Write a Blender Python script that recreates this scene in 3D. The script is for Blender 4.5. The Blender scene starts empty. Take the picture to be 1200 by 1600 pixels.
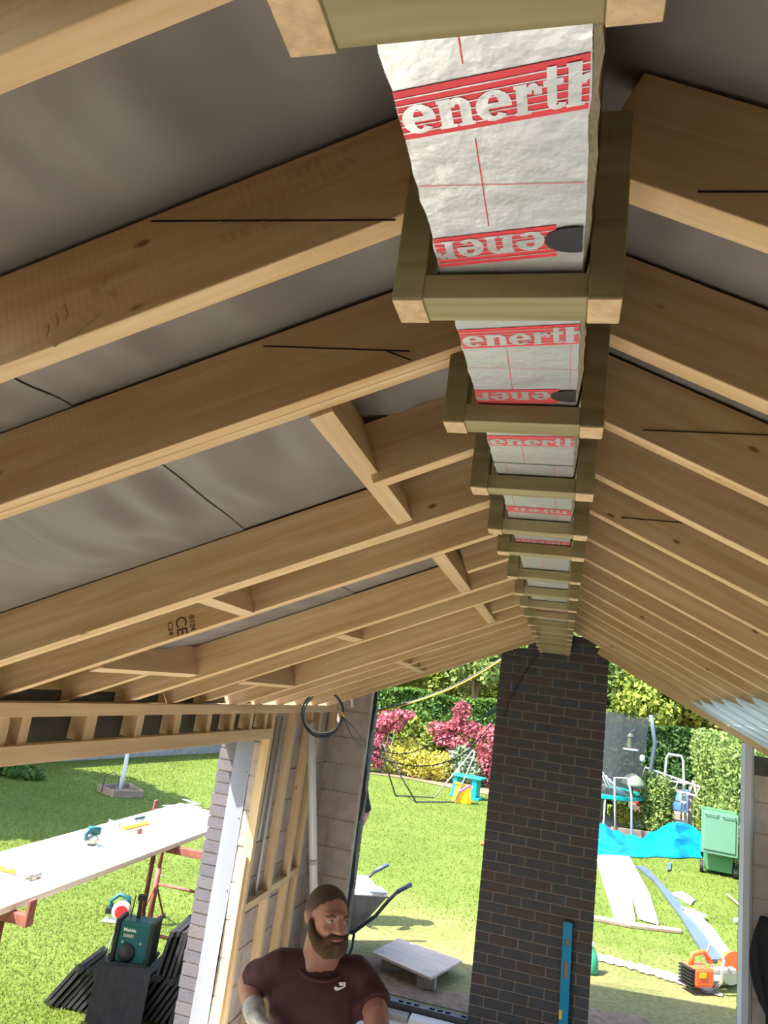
import bpy, bmesh, math, random
import numpy as np
from mathutils import Vector, Matrix, Quaternion
from mathutils.bvhtree import BVHTree
random.seed(7); RNG = np.random.default_rng(7)
sc = bpy.context.scene
COL = sc.collection
PI = math.pi
# ------------------------------------------------------------------ camera, light, exposure
EYE = 2.5                                     # eye height above the lawn
YAW, PITCH, ROLL, FPX = math.radians(15.240), math.radians(13.225), math.radians(7.726), 1134.33
_cy, _sy, _cp, _sp = math.cos(YAW), math.sin(YAW), math.cos(PITCH), math.sin(PITCH)
FWD = Vector((-_sy*_cp, _cy*_cp, _sp)); _rt = Vector((_cy, _sy, 0)); _up = _rt.cross(FWD)
_c, _s = math.cos(ROLL), math.sin(ROLL)
RIGHT = _c*_rt + _s*_up; UP = -_s*_rt + _c*_up
cd = bpy.data.cameras.new('camera'); cam = bpy.data.objects.new('camera', cd); COL.objects.link(cam)
cam.matrix_world = Matrix(((RIGHT.x, UP.x, -FWD.x, 0), (RIGHT.y, UP.y, -FWD.y, 0), (RIGHT.z, UP.z, -FWD.z, EYE), (0, 0, 0, 1)))
cd.sensor_fit = 'VERTICAL'; cd.sensor_height = 36; cd.lens = FPX/1600*36; cd.clip_start = .03; cd.clip_end = 300
sc.camera = cam
SUN_DIR = Vector((.573, .50, -1)).normalized()
w = bpy.data.worlds.new('world'); sc.world = w; w.use_nodes = True
nt = w.node_tree; bg = nt.nodes['Background']
sky = nt.nodes.new('ShaderNodeTexSky'); sky.sky_type = 'NISHITA'; sky.sun_disc = False
sky.sun_elevation = math.asin(-SUN_DIR.z); sky.sun_rotation = math.atan2(-SUN_DIR.x, -SUN_DIR.y)
sky.air_density = 1.2; sky.dust_density = 2.0
nt.links.new(sky.outputs[0], bg.inputs[0]); bg.inputs[1].default_value = .30
sl = bpy.data.lights.new('sun', 'SUN'); sl.energy = 8.5; sl.angle = math.radians(.6); sl.color = (1, .95, .86)
so = bpy.data.objects.new('sun', sl); COL.objects.link(so); so.rotation_euler = SUN_DIR.to_track_quat('-Z', 'Y').to_euler()
vs = sc.view_settings; vs.view_transform = 'Standard'; vs.look = 'None'; vs.exposure = 1.15; vs.gamma = 1; vs.use_curve_mapping = False
try:
    sc.cycles.max_bounces = 10; sc.cycles.diffuse_bounces = 7; sc.cycles.transparent_max_bounces = 12
    sc.cycles.use_denoising = True
except Exception: pass

# ------------------------------------------------------------------ measuring helpers: a ray of the survey camera to a plane
def ray(px, py): return RIGHT*((px-600)/FPX) - UP*((py-800)/FPX) + FWD
def aY(px, py, Y): d = ray(px, py); d = d*(Y/d.y); return Vector((d.x, d.y, d.z+EYE))
def aX(px, py, X): d = ray(px, py); d = d*(X/d.x); return Vector((d.x, d.y, d.z+EYE))
def aZ(px, py, Z): d = ray(px, py); d = d*((Z-EYE)/d.z); return Vector((d.x, d.y, Z))
def lin(r, g, b):
    f = lambda c: (c/255/12.92) if c/255 <= .04045 else ((c/255+.055)/1.055)**2.4
    return (f(r), f(g), f(b), 1)
# ------------------------------------------------------------------ materials
def mat(name, col, rough=.7, metal=0., bump=0., bscale=40., var=0., vscale=6., spec=.4, attr=None, trans=0., alpha=1., stretch=(1, 1, 1), col2=None):
    m = bpy.data.materials.new(name); m.use_nodes = True; N = m.node_tree.nodes; L = m.node_tree.links
    b = N['Principled BSDF']; b.inputs['Base Color'].default_value = col; b.inputs['Roughness'].default_value = rough
    b.inputs['Metallic'].default_value = metal; b.inputs['Specular IOR Level'].default_value = spec
    if alpha < 1: b.inputs['Alpha'].default_value = alpha
    tc = N.new('ShaderNodeTexCoord'); mp = N.new('ShaderNodeMapping'); mp.inputs['Scale'].default_value = stretch
    L.new(tc.outputs['Object'], mp.inputs['Vector'])
    src = None
    if var > 0 or col2:
        n = N.new('ShaderNodeTexNoise'); n.inputs['Scale'].default_value = vscale; n.inputs['Detail'].default_value = 5
        L.new(mp.outputs[0], n.inputs['Vector'])
        mx = N.new('ShaderNodeMix'); mx.data_type = 'RGBA'
        c2 = col2 or tuple(c*(1-var) for c in col[:3])+(1,)
        mx.inputs['A'].default_value = c2; mx.inputs['B'].default_value = col
        rp = N.new('ShaderNodeValToRGB'); rp.color_ramp.elements[0].position = .35; rp.color_ramp.elements[1].position = .65
        L.new(n.outputs['Fac'], rp.inputs[0]); L.new(rp.outputs[0], mx.inputs['Factor']); src = mx.outputs['Result']
    if attr:
        a = N.new('ShaderNodeAttribute'); a.attribute_name = 'shade'
        mm = N.new('ShaderNodeMix'); mm.data_type = 'RGBA'; mm.inputs['A'].default_value = col; mm.inputs['B'].default_value = attr
        if src is not None: L.new(src, mm.inputs['A'])
        L.new(a.outputs['Fac'], mm.inputs['Factor']); src = mm.outputs['Result']
    if src is not None: L.new(src, b.inputs['Base Color'])
    if bump > 0:
        n2 = N.new('ShaderNodeTexNoise'); n2.inputs['Scale'].default_value = bscale; n2.inputs['Detail'].default_value = 4
        L.new(mp.outputs[0], n2.inputs['Vector'])
        bp = N.new('ShaderNodeBump'); bp.inputs['Strength'].default_value = bump; bp.inputs['Distance'].default_value = .01
        L.new(n2.outputs['Fac'], bp.inputs['Height']); L.new(bp.outputs[0], b.inputs['Normal'])
    if trans > 0:
        tr = N.new('ShaderNodeBsdfTranslucent'); ms = N.new('ShaderNodeMixShader'); ms.inputs[0].default_value = trans
        tr.inputs[0].default_value = attr if attr else col
        if src is not None: L.new(src, tr.inputs[0])
        L.new(b.outputs[0], ms.inputs[1]); L.new(tr.outputs[0], ms.inputs[2])
        L.new(ms.outputs[0], N['Material Output'].inputs[0])
    return m

def wood(name, light, dark, knot, rough=.7, grain=1., ripple=.08, knots=.6):
    """sawn timber, grain along local X, knots sparse, each board its own shift"""
    m = bpy.data.materials.new(name); m.use_nodes = True; N = m.node_tree.nodes; L = m.node_tree.links
    b = N['Principled BSDF']; b.inputs['Roughness'].default_value = rough; b.inputs['Specular IOR Level'].default_value = .25
    tc = N.new('ShaderNodeTexCoord'); oi = N.new('ShaderNodeObjectInfo')
    ad = N.new('ShaderNodeVectorMath'); ad.operation = 'ADD'
    ml = N.new('ShaderNodeVectorMath'); ml.operation = 'SCALE'; ml.inputs['Scale'].default_value = 1
    cmb = N.new('ShaderNodeCombineXYZ'); mul = N.new('ShaderNodeMath'); mul.operation = 'MULTIPLY'; mul.inputs[1].default_value = 37
    L.new(oi.outputs['Random'], mul.inputs[0]); L.new(mul.outputs[0], cmb.inputs[0]); L.new(mul.outputs[0], cmb.inputs[2])
    L.new(tc.outputs['Object'], ad.inputs[0]); L.new(cmb.outputs[0], ad.inputs[1])
    mp = N.new('ShaderNodeMapping'); mp.inputs['Scale'].default_value = (1.6, 26, 26); L.new(ad.outputs[0], mp.inputs[0])
    n = N.new('ShaderNodeTexNoise'); n.inputs['Scale'].default_value = 1.6; n.inputs['Detail'].default_value = 6; n.inputs['Distortion'].default_value = .6
    L.new(mp.outputs[0], n.inputs['Vector'])
    rp = N.new('ShaderNodeValToRGB'); rp.color_ramp.elements[0].position = .5-.18*grain; rp.color_ramp.elements[1].position = .5+.18*grain
    rp.color_ramp.elements[0].color = dark; rp.color_ramp.elements[1].color = light
    L.new(n.outputs['Fac'], rp.inputs[0])
    # broad streaks
    mp2 = N.new('ShaderNodeMapping'); mp2.inputs['Scale'].default_value = (.7, 7, 7); L.new(ad.outputs[0], mp2.inputs[0])
    n2 = N.new('ShaderNodeTexNoise'); n2.inputs['Scale'].default_value = 1.5; n2.inputs['Detail'].default_value = 2; L.new(mp2.outputs[0], n2.inputs['Vector'])
    mx = N.new('ShaderNodeMix'); mx.data_type = 'RGBA'; mx.blend_type = 'MULTIPLY'
    r2 = N.new('ShaderNodeValToRGB'); r2.color_ramp.elements[0].position = .3; r2.color_ramp.elements[1].position = .62
    r2.color_ramp.elements[0].color = (.80, .76, .70, 1); r2.color_ramp.elements[1].color = (1, 1, 1, 1)
    L.new(n2.outputs['Fac'], r2.inputs[0]); mx.inputs['Factor'].default_value = 1; L.new(rp.outputs[0], mx.inputs['A']); L.new(r2.outputs[0], mx.inputs['B'])
    # knots
    mp3 = N.new('ShaderNodeMapping'); mp3.inputs['Scale'].default_value = (5.5, 9, 12); L.new(ad.outputs[0], mp3.inputs[0])
    v = N.new('ShaderNodeTexVoronoi'); v.inputs['Scale'].default_value = 1; L.new(mp3.outputs[0], v.inputs['Vector'])
    k1 = N.new('ShaderNodeMapRange'); k1.inputs['From Min'].default_value = .045; k1.inputs['From Max'].default_value = .095; k1.inputs['To Min'].default_value = 1; k1.inputs['To Max'].default_value = 0
    L.new(v.outputs['Distance'], k1.inputs['Value'])
    sx = N.new('ShaderNodeSeparateColor'); L.new(v.outputs['Color'], sx.inputs[0])
    gt = N.new('ShaderNodeMath'); gt.operation = 'LESS_THAN'; gt.inputs[1].default_value = knots; L.new(sx.outputs[0], gt.inputs[0])
    km = N.new('ShaderNodeMath'); km.operation = 'MULTIPLY'; L.new(k1.outputs[0], km.inputs[0]); L.new(gt.outputs[0], km.inputs[1])
    k3 = N.new('ShaderNodeMath'); k3.operation = 'MULTIPLY'; k3.inputs[1].default_value = .92; L.new(km.outputs[0], k3.inputs[0])
    mx2 = N.new('ShaderNodeMix'); mx2.data_type = 'RGBA'; mx2.inputs['B'].default_value = knot
    L.new(k3.outputs[0], mx2.inputs['Factor']); L.new(mx.outputs['Result'], mx2.inputs['A']); L.new(mx2.outputs['Result'], b.inputs['Base Color'])
    # saw ripple across the length
    wv = N.new('ShaderNodeTexWave'); wv.wave_type = 'BANDS'; wv.bands_direction = 'X'; wv.inputs['Scale'].default_value = 28; wv.inputs['Distortion'].default_value = 3; wv.inputs['Detail'].default_value = 2
    L.new(ad.outputs[0], wv.inputs['Vector'])
    bp = N.new('ShaderNodeBump'); bp.inputs['Strength'].default_value = ripple; bp.inputs['Distance'].default_value = .002
    L.new(wv.outputs['Fac'], bp.inputs['Height'])
    bp2 = N.new('ShaderNodeBump'); bp2.inputs['Strength'].default_value = .25; bp2.inputs['Distance'].default_value = .003
    L.new(n.outputs['Fac'], bp2.inputs['Height']); L.new(bp.outputs[0], bp2.inputs['Normal']); L.new(bp2.outputs[0], b.inputs['Normal'])
    return m

M = {}
M['pine'] = wood('pine', (.70, .515, .30, 1), (.57, .375, .18, 1), (.20, .09, .03, 1))
M['stud'] = wood('stud', (.66, .50, .30, 1), (.58, .41, .23, 1), (.25, .12, .05, 1), knots=.3)
M['treated'] = wood('treated', (.37, .325, .185, 1), (.255, .205, .095, 1), (.24, .17, .06, 1), knots=.25)
M['endgrain'] = mat('endgrain', (.66, .46, .27, 1), .8, var=.25, vscale=60, bump=.4, bscale=120)
M['ridge'] = wood('ridge', (.20, .10, .05, 1), (.12, .055, .03, 1), (.06, .03, .02, 1))
M['pencil'] = mat('pencil', (.03, .02, .015, 1), .9)
M['print'] = mat('print', (.50, .33, .16, 1), .9)
M['stamp'] = mat('stamp', (.10, .045, .03, 1), .9)
M['membrane'] = mat('membrane', (.215, .19, .165, 1), .62, bump=.12, bscale=900, var=.12, vscale=3, spec=.3)
M['clear_membrane'] = mat('clear_membrane', (.46, .56, .58, 1), .5, trans=.55, var=.3, vscale=5, stretch=(.3, 4, 1))
M['eaves_sheet'] = mat('eaves_sheet', (.55, .66, .70, 1), .35, trans=.5, alpha=.85, var=.2, vscale=6, stretch=(.4, 5, 1))
M['foil'] = mat('foil', (.67, .67, .66, 1), .40, metal=.75, bump=.42, bscale=22, spec=.5, var=.1, vscale=9)
M['foam'] = mat('foam', (.62, .58, .46, 1), .9, bump=.6, bscale=160)
M['red_ink'] = mat('red_ink', (.74, .05, .065, 1), .5, bump=.3, bscale=26)
M['black_ink'] = mat('black_ink', (.03, .03, .032, 1), .5)
M['dark_brick'] = mat('dark_brick', (.062, .062, .066, 1), .75, attr=(.072, .050, .044, 1), bump=.35, bscale=90, var=.25, vscale=25)
M['blue_brick'] = mat('blue_brick', (.095, .092, .112, 1), .7, attr=(.13, .11, .115, 1), bump=.3, bscale=90, var=.2, vscale=25)
M['mortar'] = mat('mortar', (.33, .26, .20, 1), .95, bump=.5, bscale=120)
M['dark_mortar'] = mat('dark_mortar', (.26, .20, .155, 1), .95, bump=.5, bscale=120)
M['block'] = mat('block', (.42, .345, .30, 1), .95, attr=(.36, .31, .28, 1), bump=.6, bscale=120, var=.2, vscale=12)
M['concrete'] = mat('concrete', (.88, .86, .82, 1), .9, var=.08, vscale=2, bump=.2, bscale=30)  # near white so the floor bounces sunlight up under the rafters
M['white'] = mat('white', (.80, .80, .78, 1), .4)
M['white_sheet'] = mat('white_sheet', (.22, .235, .27, 1), .6, spec=.2, bump=.35, bscale=4.5)
M['grey_upvc'] = mat('grey_upvc', (.50, .51, .55, 1), .45)
M['pipe'] = mat('pipe', (.62, .60, .57, 1), .5)
M['conduit'] = mat('conduit', (.36, .36, .34, 1), .5)
M['black'] = mat('black', (.014, .014, .015, 1), .6)
M['felt'] = mat('felt', (.075, .075, .06, 1), .7, var=.5, vscale=7)
M['dark_cloth'] = mat('dark_cloth', (.012, .012, .013, 1), .85, bump=.4, bscale=60)
M['plank'] = wood('plank', (.80, .72, .60, 1), (.70, .60, .46, 1), (.40, .25, .15, 1), knots=.2)
M['red_steel'] = mat('red_steel', (.26, .085, .06, 1), .65, var=.4, vscale=20)
M['slate'] = mat('slate', (.032, .032, .037, 1), .55, var=.4, vscale=14, bump=.4, bscale=40)
M['teal'] = mat('teal', (.008, .095, .105, 1), .45)
M['tool_black'] = mat('tool_black', (.012, .014, .015, 1), .5)
M['chrome'] = mat('chrome', (.72, .73, .75, 1), .3, metal=.8)
M['steel'] = mat('steel', (.45, .45, .45, 1), .4, metal=.7)
M['dark_steel'] = mat('dark_steel', (.07, .075, .085, 1), .45, metal=.4)
M['red'] = mat('red', (.62, .02, .03, 1), .4)
M['yellow'] = mat('yellow', (.85, .48, .02, 1), .4)
M['green_rubber'] = mat('green_rubber', (.02, .07, .05, 1), .6)
M['zinc'] = mat('zinc', (.42, .42, .40, 1), .6, var=.3, vscale=9)
M['cement'] = mat('cement', (.48, .43, .38, 1), .95, var=.25, vscale=11, bump=.4, bscale=40)
M['ply'] = mat('ply', (.62, .49, .41, 1), .8, var=.2, vscale=5, stretch=(1, 6, 1))
M['level_blue'] = mat('level_blue', (.0, .235, .42, 1), .4)
M['tarp'] = mat('tarp', (.0, .24, .62, 1), .35, var=.4, vscale=3, bump=.3, bscale=9)
M['bin_green'] = mat('bin_green', (.06, .19, .085, 1), .45)
M['bin_lid'] = mat('bin_lid', (.085, .19, .135, 1), .4)
M['orange'] = mat('orange', (.80, .12, .03, 1), .4)
M['orange_box'] = mat('orange_box', (.90, .42, .02, 1), .5)
M['turquoise'] = mat('turquoise', (.0, .42, .50, 1), .4)
M['pink'] = mat('pink', (.80, .08, .50, 1), .5)
M['bluegrey'] = mat('bluegrey', (.085, .12, .18, 1), .35, var=.15, vscale=3)
M['plastic_sheet'] = mat('plastic_sheet', (.72, .75, .80, 1), .3)
M['can_green'] = mat('can_green', (.03, .28, .16, 1), .4)
M['tramp_rim'] = mat('tramp_rim', (.0, .40, .33, 1), .5)
M['net'] = mat('net', (.045, .05, .055, 1), .8, alpha=.55)
M['tramp_post'] = mat('tramp_post', (.11, .14, .18, 1), .5)
M['alu'] = mat('alu', (.45, .46, .47, 1), .4, metal=.4)
M['sage'] = mat('sage', (.15, .19, .13, 1), .5)
M['soil'] = mat('soil', (.25, .17, .11, 1), .95, var=.4, vscale=12, bump=.8, bscale=30)
M['dust'] = mat('dust', (.34, .30, .245, 1), .95, var=.2, vscale=15)
M['bark'] = mat('bark', (.30, .25, .20, 1), .9, var=.4, vscale=14, bump=.6, bscale=30)
M['stone'] = mat('stone', (.36, .33, .30, 1), .9, var=.3, vscale=6, bump=.6, bscale=15)
M['bedtimber'] = mat('bedtimber', (.30, .22, .16, 1), .9, var=.3, vscale=6)
M['denim_blue'] = mat('denim_blue', (.03, .09, .33, 1), .6)
def leafmat(n, a, b, tr=.35): return mat(n, a, .55, attr=b, trans=tr, spec=.3)
M['leaf_hedge'] = leafmat('leaf_hedge', (.030, .085, .016, 1), (.13, .24, .035, 1))
M['leaf_dark'] = leafmat('leaf_dark', (.022, .065, .015, 1), (.075, .16, .035, 1))
M['leaf_light'] = leafmat('leaf_light', (.085, .16, .03, 1), (.27, .35, .10, 1))
M['leaf_yellow'] = leafmat('leaf_yellow', (.36, .35, .05, 1), (.74, .62, .13, 1))
M['leaf_lime'] = leafmat('leaf_lime', (.09, .155, .02, 1), (.31, .36, .055, 1))
M['leaf_red'] = leafmat('leaf_red', (.22, .042, .06, 1), (.58, .17, .21, 1))
M['leaf_grey'] = leafmat('leaf_grey', (.16, .24, .13, 1), (.35, .42, .27, 1))
M['grass'] = leafmat('grass', (.125, .175, .028, 1), (.24, .265, .06, 1), .45)
M['skin'] = mat('skin', (.34, .16, .11, 1), .5, var=.15, vscale=18, bump=.1, bscale=200, col2=(.30, .12, .085, 1))
M['hair'] = mat('hair', (.085, .045, .030, 1), .8, bump=.5, bscale=300, var=.4, vscale=160)
M['beard'] = mat('beard', (.105, .050, .024, 1), .85, bump=1., bscale=220, var=.4, vscale=140)
M['shirt'] = mat('shirt', (.055, .014, .016, 1), .85, bump=.15, bscale=30, var=.1, vscale=8)
M['trouser'] = mat('trouser', (.02, .02, .022, 1), .85)
M['glove'] = mat('glove', (.42, .40, .37, 1), .8, var=.3, vscale=40)
M['eyewhite'] = mat('eyewhite', (.28, .25, .24, 1), .3)
M['iris'] = mat('iris', (.03, .03, .03, 1), .3)
M['lip'] = mat('lip', (.26, .085, .075, 1), .5)

# ------------------------------------------------------------------ mesh builder
class MB:
    def __init__(s): s.v = []; s.f = []; s.m = []; s.sh = []; s.c = 0
    def add(s, vs, fs, mi=0, shade=0.):
        o = len(s.v); s.v += [tuple(v) for v in vs]; s.f += [tuple(i+o for i in f) for f in fs]
        s.m += [mi]*len(fs); s.sh += [shade]*len(fs); return s
    def box(s, a, b, mi=0, T=None, shade=0.):
        (x0, y0, z0), (x1, y1, z1) = a, b
        v = [Vector(p) for p in ((x0, y0, z0), (x1, y0, z0), (x1, y1, z0), (x0, y1, z0), (x0, y0, z1), (x1, y0, z1), (x1, y1, z1), (x0, y1, z1))]
        if T is not None: v = [T @ p for p in v]
        return s.add(v, [(0, 3, 2, 1), (4, 5, 6, 7), (0, 1, 5, 4), (1, 2, 6, 5), (2, 3, 7, 6), (3, 0, 4, 7)], mi, shade)
    def cbox(s, c, d, mi=0, T=None, shade=0.):
        return s.box([c[i]-d[i]/2 for i in range(3)], [c[i]+d[i]/2 for i in range(3)], mi, T, shade)
    def prism(s, poly, d, mi=0, T=None):
        """poly: 2D points (x,z) ; extruded along +y by d"""
        n = len(poly); v = [Vector((p[0], 0, p[1])) for p in poly]+[Vector((p[0], d, p[1])) for p in poly]
        if T is not None: v = [T @ p for p in v]
        f = [tuple(range(n)), tuple(range(2*n-1, n-1, -1))]+[(i, i+n, (i+1) % n+n, (i+1) % n) for i in range(n)]
        return s.add(v, f, mi)
    def rings(s, R, mi=0, caps=True, closed=True):
        n = len(R[0]); v = [p for r in R for p in r]; f = []
        for i in range(len(R)-1):
            for j in range(n if closed else n-1):
                f.append((i*n+j, i*n+(j+1) % n, (i+1)*n+(j+1) % n, (i+1)*n+j))
        if caps: f += [tuple(range(n-1, -1, -1)), tuple(range((len(R)-1)*n, len(R)*n))]
        return s.add(v, f, mi)
    def tube(s, P, r, n=8, mi=0, caps=True, sq=1.):
        P = [Vector(p) for p in P]; rr = r if isinstance(r, (list, tuple)) else [r]*len(P)
        R = []; prev = None
        for i, p in enumerate(P):
            t = (P[min(i+1, len(P)-1)]-P[max(i-1, 0)]).normalized()
            if prev is None:
                u = t.cross(Vector((0, 0, 1)) if abs(t.z) < .9 else Vector((1, 0, 0))).normalized()
            else: u = (prev-t*prev.dot(t)).normalized()
            prev = u; wv = t.cross(u)
            R.append([p+(u*math.cos(2*PI*j/n)+wv*math.sin(2*PI*j/n)*sq)*rr[i] for j in range(n)])
        return s.rings(R, mi, caps)
    def lathe(s, prof, c=(0, 0, 0), n=16, mi=0, T=None, caps=True):
        R = []
        for r, z in prof:
            ring = [Vector((c[0]+r*math.cos(2*PI*j/n), c[1]+r*math.sin(2*PI*j/n), c[2]+z)) for j in range(n)]
            R.append([T @ p for p in ring] if T is not None else ring)
        return s.rings(R, mi, caps)
    def ell(s, c, r, n=14, m_=9, mi=0, T=None):
        R = []
        for i in range(m_+1):
            a = -PI/2+PI*i/m_; q = max(math.cos(a), .02)
            ring = [Vector((c[0]+r[0]*q*math.cos(2*PI*j/n), c[1]+r[1]*q*math.sin(2*PI*j/n), c[2]+r[2]*math.sin(a))) for j in range(n)]
            R.append([T @ p for p in ring] if T is not None else ring)
        return s.rings(R, mi)
    def build(s, name, mats, parent=None, smooth=False, bevel=0., shade=False, T=None):
        me = bpy.data.meshes.new(name); me.from_pydata(s.v, [], s.f)
        for m in (mats if isinstance(mats, (list, tuple)) else [mats]): me.materials.append(M[m] if isinstance(m, str) else m)
        me.polygons.foreach_set('material_index', s.m)
        if shade:
            a = me.attributes.new('shade', 'FLOAT', 'FACE'); a.data.foreach_set('value', s.sh)
        bm = bmesh.new(); bm.from_mesh(me); bmesh.ops.recalc_face_normals(bm, faces=bm.faces)
        if bevel > 0: bmesh.ops.bevel(bm, geom=list(bm.edges), offset=bevel, segments=2, affect='EDGES', profile=.5, clamp_overlap=True)
        bm.to_mesh(me); bm.free()
        if smooth: me.polygons.foreach_set('use_smooth', [True]*len(me.polygons))
        o = bpy.data.objects.new(name, me); COL.objects.link(o)
        if T is not None: o.matrix_world = T
        if parent is not None:
            o.parent = parent
        return o
def tag(o, label=None, cat=None, group=None, kind=None):
    if label: o['label'] = label
    if cat: o['category'] = cat
    if group: o['group'] = group
    if kind: o['kind'] = kind
    return o
def thing(name, label, cat, loc=(0, 0, 0), rz=0., group=None, T=None):
    o = bpy.data.objects.new(name, None); COL.objects.link(o); o.empty_display_size = .1
    if T is not None: o.matrix_world = T
    else: o.location = loc; o.rotation_euler = (0, 0, rz)
    return tag(o, label, cat, group)
def struct(o): o['kind'] = 'structure'; return o
ORD = ['zeroth', 'first', 'second', 'third', 'fourth', 'fifth', 'sixth', 'seventh', 'eighth', 'ninth', 'tenth', 'eleventh', 'twelfth', 'thirteenth', 'fourteenth', 'fifteenth', 'sixteenth', 'seventeenth', 'eighteenth', 'nineteenth', 'twentieth']
def frame(p, xd, zd):
    """matrix with local X along xd and local Z near zd"""
    x = Vector(xd).normalized(); y = Vector(zd).cross(x).normalized(); z = x.cross(y)
    return Matrix(((x.x, y.x, z.x, p[0]), (x.y, y.y, z.y, p[1]), (x.z, y.z, z.z, p[2]), (0, 0, 0, 1)))
def beam(name, p0, p1, wid, dep, m, up=(0, 0, 1), parent=None, bevel=.0015, off=(0, 0)):
    """timber from p0 to p1; local X along it, local Y = wid, local Z = dep"""
    p0, p1 = Vector(p0), Vector(p1); L = (p1-p0).length
    T = frame((p0+p1)/2, p1-p0, up)
    b = MB().box((-L/2, -wid/2+off[0], -dep/2+off[1]), (L/2, wid/2+off[0], dep/2+off[1]))
    return b.build(name, m, parent, bevel=bevel, T=T)
def text(name, body, size, m, T, parent, extrude=.0006, bold=0., align='CENTER'):
    c = bpy.data.curves.new(name, 'FONT'); c.body = body; c.size = size; c.extrude = extrude; c.offset = bold; c.align_x = align; c.align_y = 'CENTER'
    tmp = bpy.data.objects.new(name, c); COL.objects.link(tmp); me = bpy.data.meshes.new_from_object(tmp); bpy.data.objects.remove(tmp); bpy.data.curves.remove(c)
    me.name = name; me.materials.clear(); me.materials.append(M[m]); o = bpy.data.objects.new(name, me); COL.objects.link(o)
    if parent is not None: o.parent = parent
    o.matrix_world = T if parent is None else T
    if parent is not None: o.matrix_parent_inverse = Matrix.Identity(4); o.matrix_basis = T
    return o
#=PART2=
def adopt(o, root):
    wm = o.matrix_basis.copy(); o.parent = root; o.matrix_parent_inverse = Matrix.Identity(4); o.matrix_basis = root.matrix_basis.inverted() @ wm; return o
# ================================================================== ROOF
STEP = .385
def ry(k): return .789+STEP*(k-2)                      # front face of the k-th rafter pair
RD = .145                                              # rafter depth
# underside of each left rafter through two surveyed points on its front face: (y, thickness list, pts)
SL_L = math.tan(math.radians(23.6)); SL_R = math.tan(math.radians(25.2))
left_z0 = {1: .590, 2: .578, 3: .562}
LEFT = {1: ((0, 85), (205, 0)), 2: ((35, 559), (600, 346)), 3: ((0, 789), (640, 568)), 4: ((597, 749), (738, 702)), 5: ((0, 1032.5), (500, 868.7)), 6: ((0, 1086), (720, 851)),
        7: ((715, 896), (793.7, 872.5)), 8: ((312.5, 1058.7), (803.7, 901)), 9: ((275, 1096), (805, 925)), 10: ((762.5, 958.7), (812.5, 943.7)), 11: ((640, 1016), (817.5, 960))}
LY = {1: .425, 2: .765, 3: 1.10, 4: 1.50, 5: 1.91, 6: 2.31, 7: 2.714, 8: 3.099, 9: 3.484, 10: 3.869, 11: 4.254}
TH = {1: .034, 2: .036, 3: .029, 5: .034, 8: .030, 11: .030}
XE_L, XE_R = -2.40, 2.30                               # eaves
LINE = {}
def left_line(k):
    """(y, underside height at x=0, slope)"""
    if k in LINE: return LINE[k]
    if k in LEFT:
        Y = LY[k]; a, b = LEFT[k]; A, B = aY(*a, Y), aY(*b, Y); s = (B.z-A.z)/(B.x-A.x)
        if k in (4, 7, 10): s = .43
        LINE[k] = (Y, B.z-s*B.x, s)
    else:
        Y = ry(k); LINE[k] = (Y, EYE+.607, .437)
    return LINE[k]
def left_under(k, x): Y, z0, s = left_line(k); return z0+s*x
def rafter(k, side, x_in, x_out, label, dy=0., th=.045, group=None):
    if side == 'L': Y, z0, s = left_line(k); f = lambda x: z0+s*x
    else: Y = ry(k); f = lambda x: EYE+.642-SL_R*x; s = -SL_R
    nz = math.sqrt(1+s*s)*RD/2
    p0 = Vector((x_in, Y+dy+th/2, f(x_in)+nz)); p1 = Vector((x_out, Y+dy+th/2, f(x_out)+nz))
    o = beam('rafter', p0, p1, th, RD, 'pine', bevel=.002)
    return tag(o, label, 'rafter', group or ('rafters of the left roof slope' if side == 'L' else 'rafters of the right roof slope'))
XN = {}   # noggin / trimmer lines: x of their face
A_ = aY(624, 821, 1.91); XA = A_.x                      # first trimmer on the left slope
XB = aY(735, 930, 3.099).x; XC = aY(770, 975, 4.254).x
RL = []
n = 0
for k in range(1, 17):
    n += 1
    th = TH.get(k, .045); xin = -.185
    if k in (4, 7, 10):
        xo = {4: XA, 7: XB, 10: XC}[k]
        RL.append(rafter(k, 'L', xin, xo, 'short pale rafter on the left slope, %s of three from trimmer to ridge' % {4: 'first', 7: 'second', 10: 'third'}[k]))
        continue
    if k in (3, 5, 8, 11):
        nm = {3: 'nearest', 5: 'second nearest', 8: 'third nearest', 11: 'fourth nearest'}[k]
        RL.append(rafter(k, 'L', xin, XE_L, 'front half of the %s doubled pale rafter on the left slope' % nm, 0, th))
        RL.append(rafter(k, 'L', xin, XE_L, 'back half of the %s doubled pale rafter on the left slope' % nm, th+.001, th))
        continue
    RL.append(rafter(k, 'L', xin, XE_L, {1: 'pale sawn rafter at the top left corner, nearest on the left slope', 2: 'pale sawn rafter on the left slope with boot print marks and a level pencil line', 6: 'pale rafter with printed grading stamp just behind the second doubled rafter, left slope'}.get(k, 'pale single rafter on the left slope, rafter bay %s from the camera' % ORD[k]), 0, th))
RR = []
for k in range(1, 17):  # the first, out of view, is added to shade the near membrane
    RR.append(rafter(k, 'R', .012, XE_R, 'pale rafter on the right slope, %s from the camera' % ORD[k]))
def level_line(root, a, b, Y):
    A, B = aY(*a, Y), aY(*b, Y)
    o = beam('pencil_line', A-Vector((0, .0008, 0)), B-Vector((0, .0008, 0)), .001, .0026, 'pencil', bevel=0); adopt(o, root); o['label'] = 'dark level line'
level_line(RL[1], (236, 346), (618, 344), .765); level_line(RL[2], (412, 541), (640, 549), 1.10); level_line(RL[2], (600, 547), (642, 563), 1.10)
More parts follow.
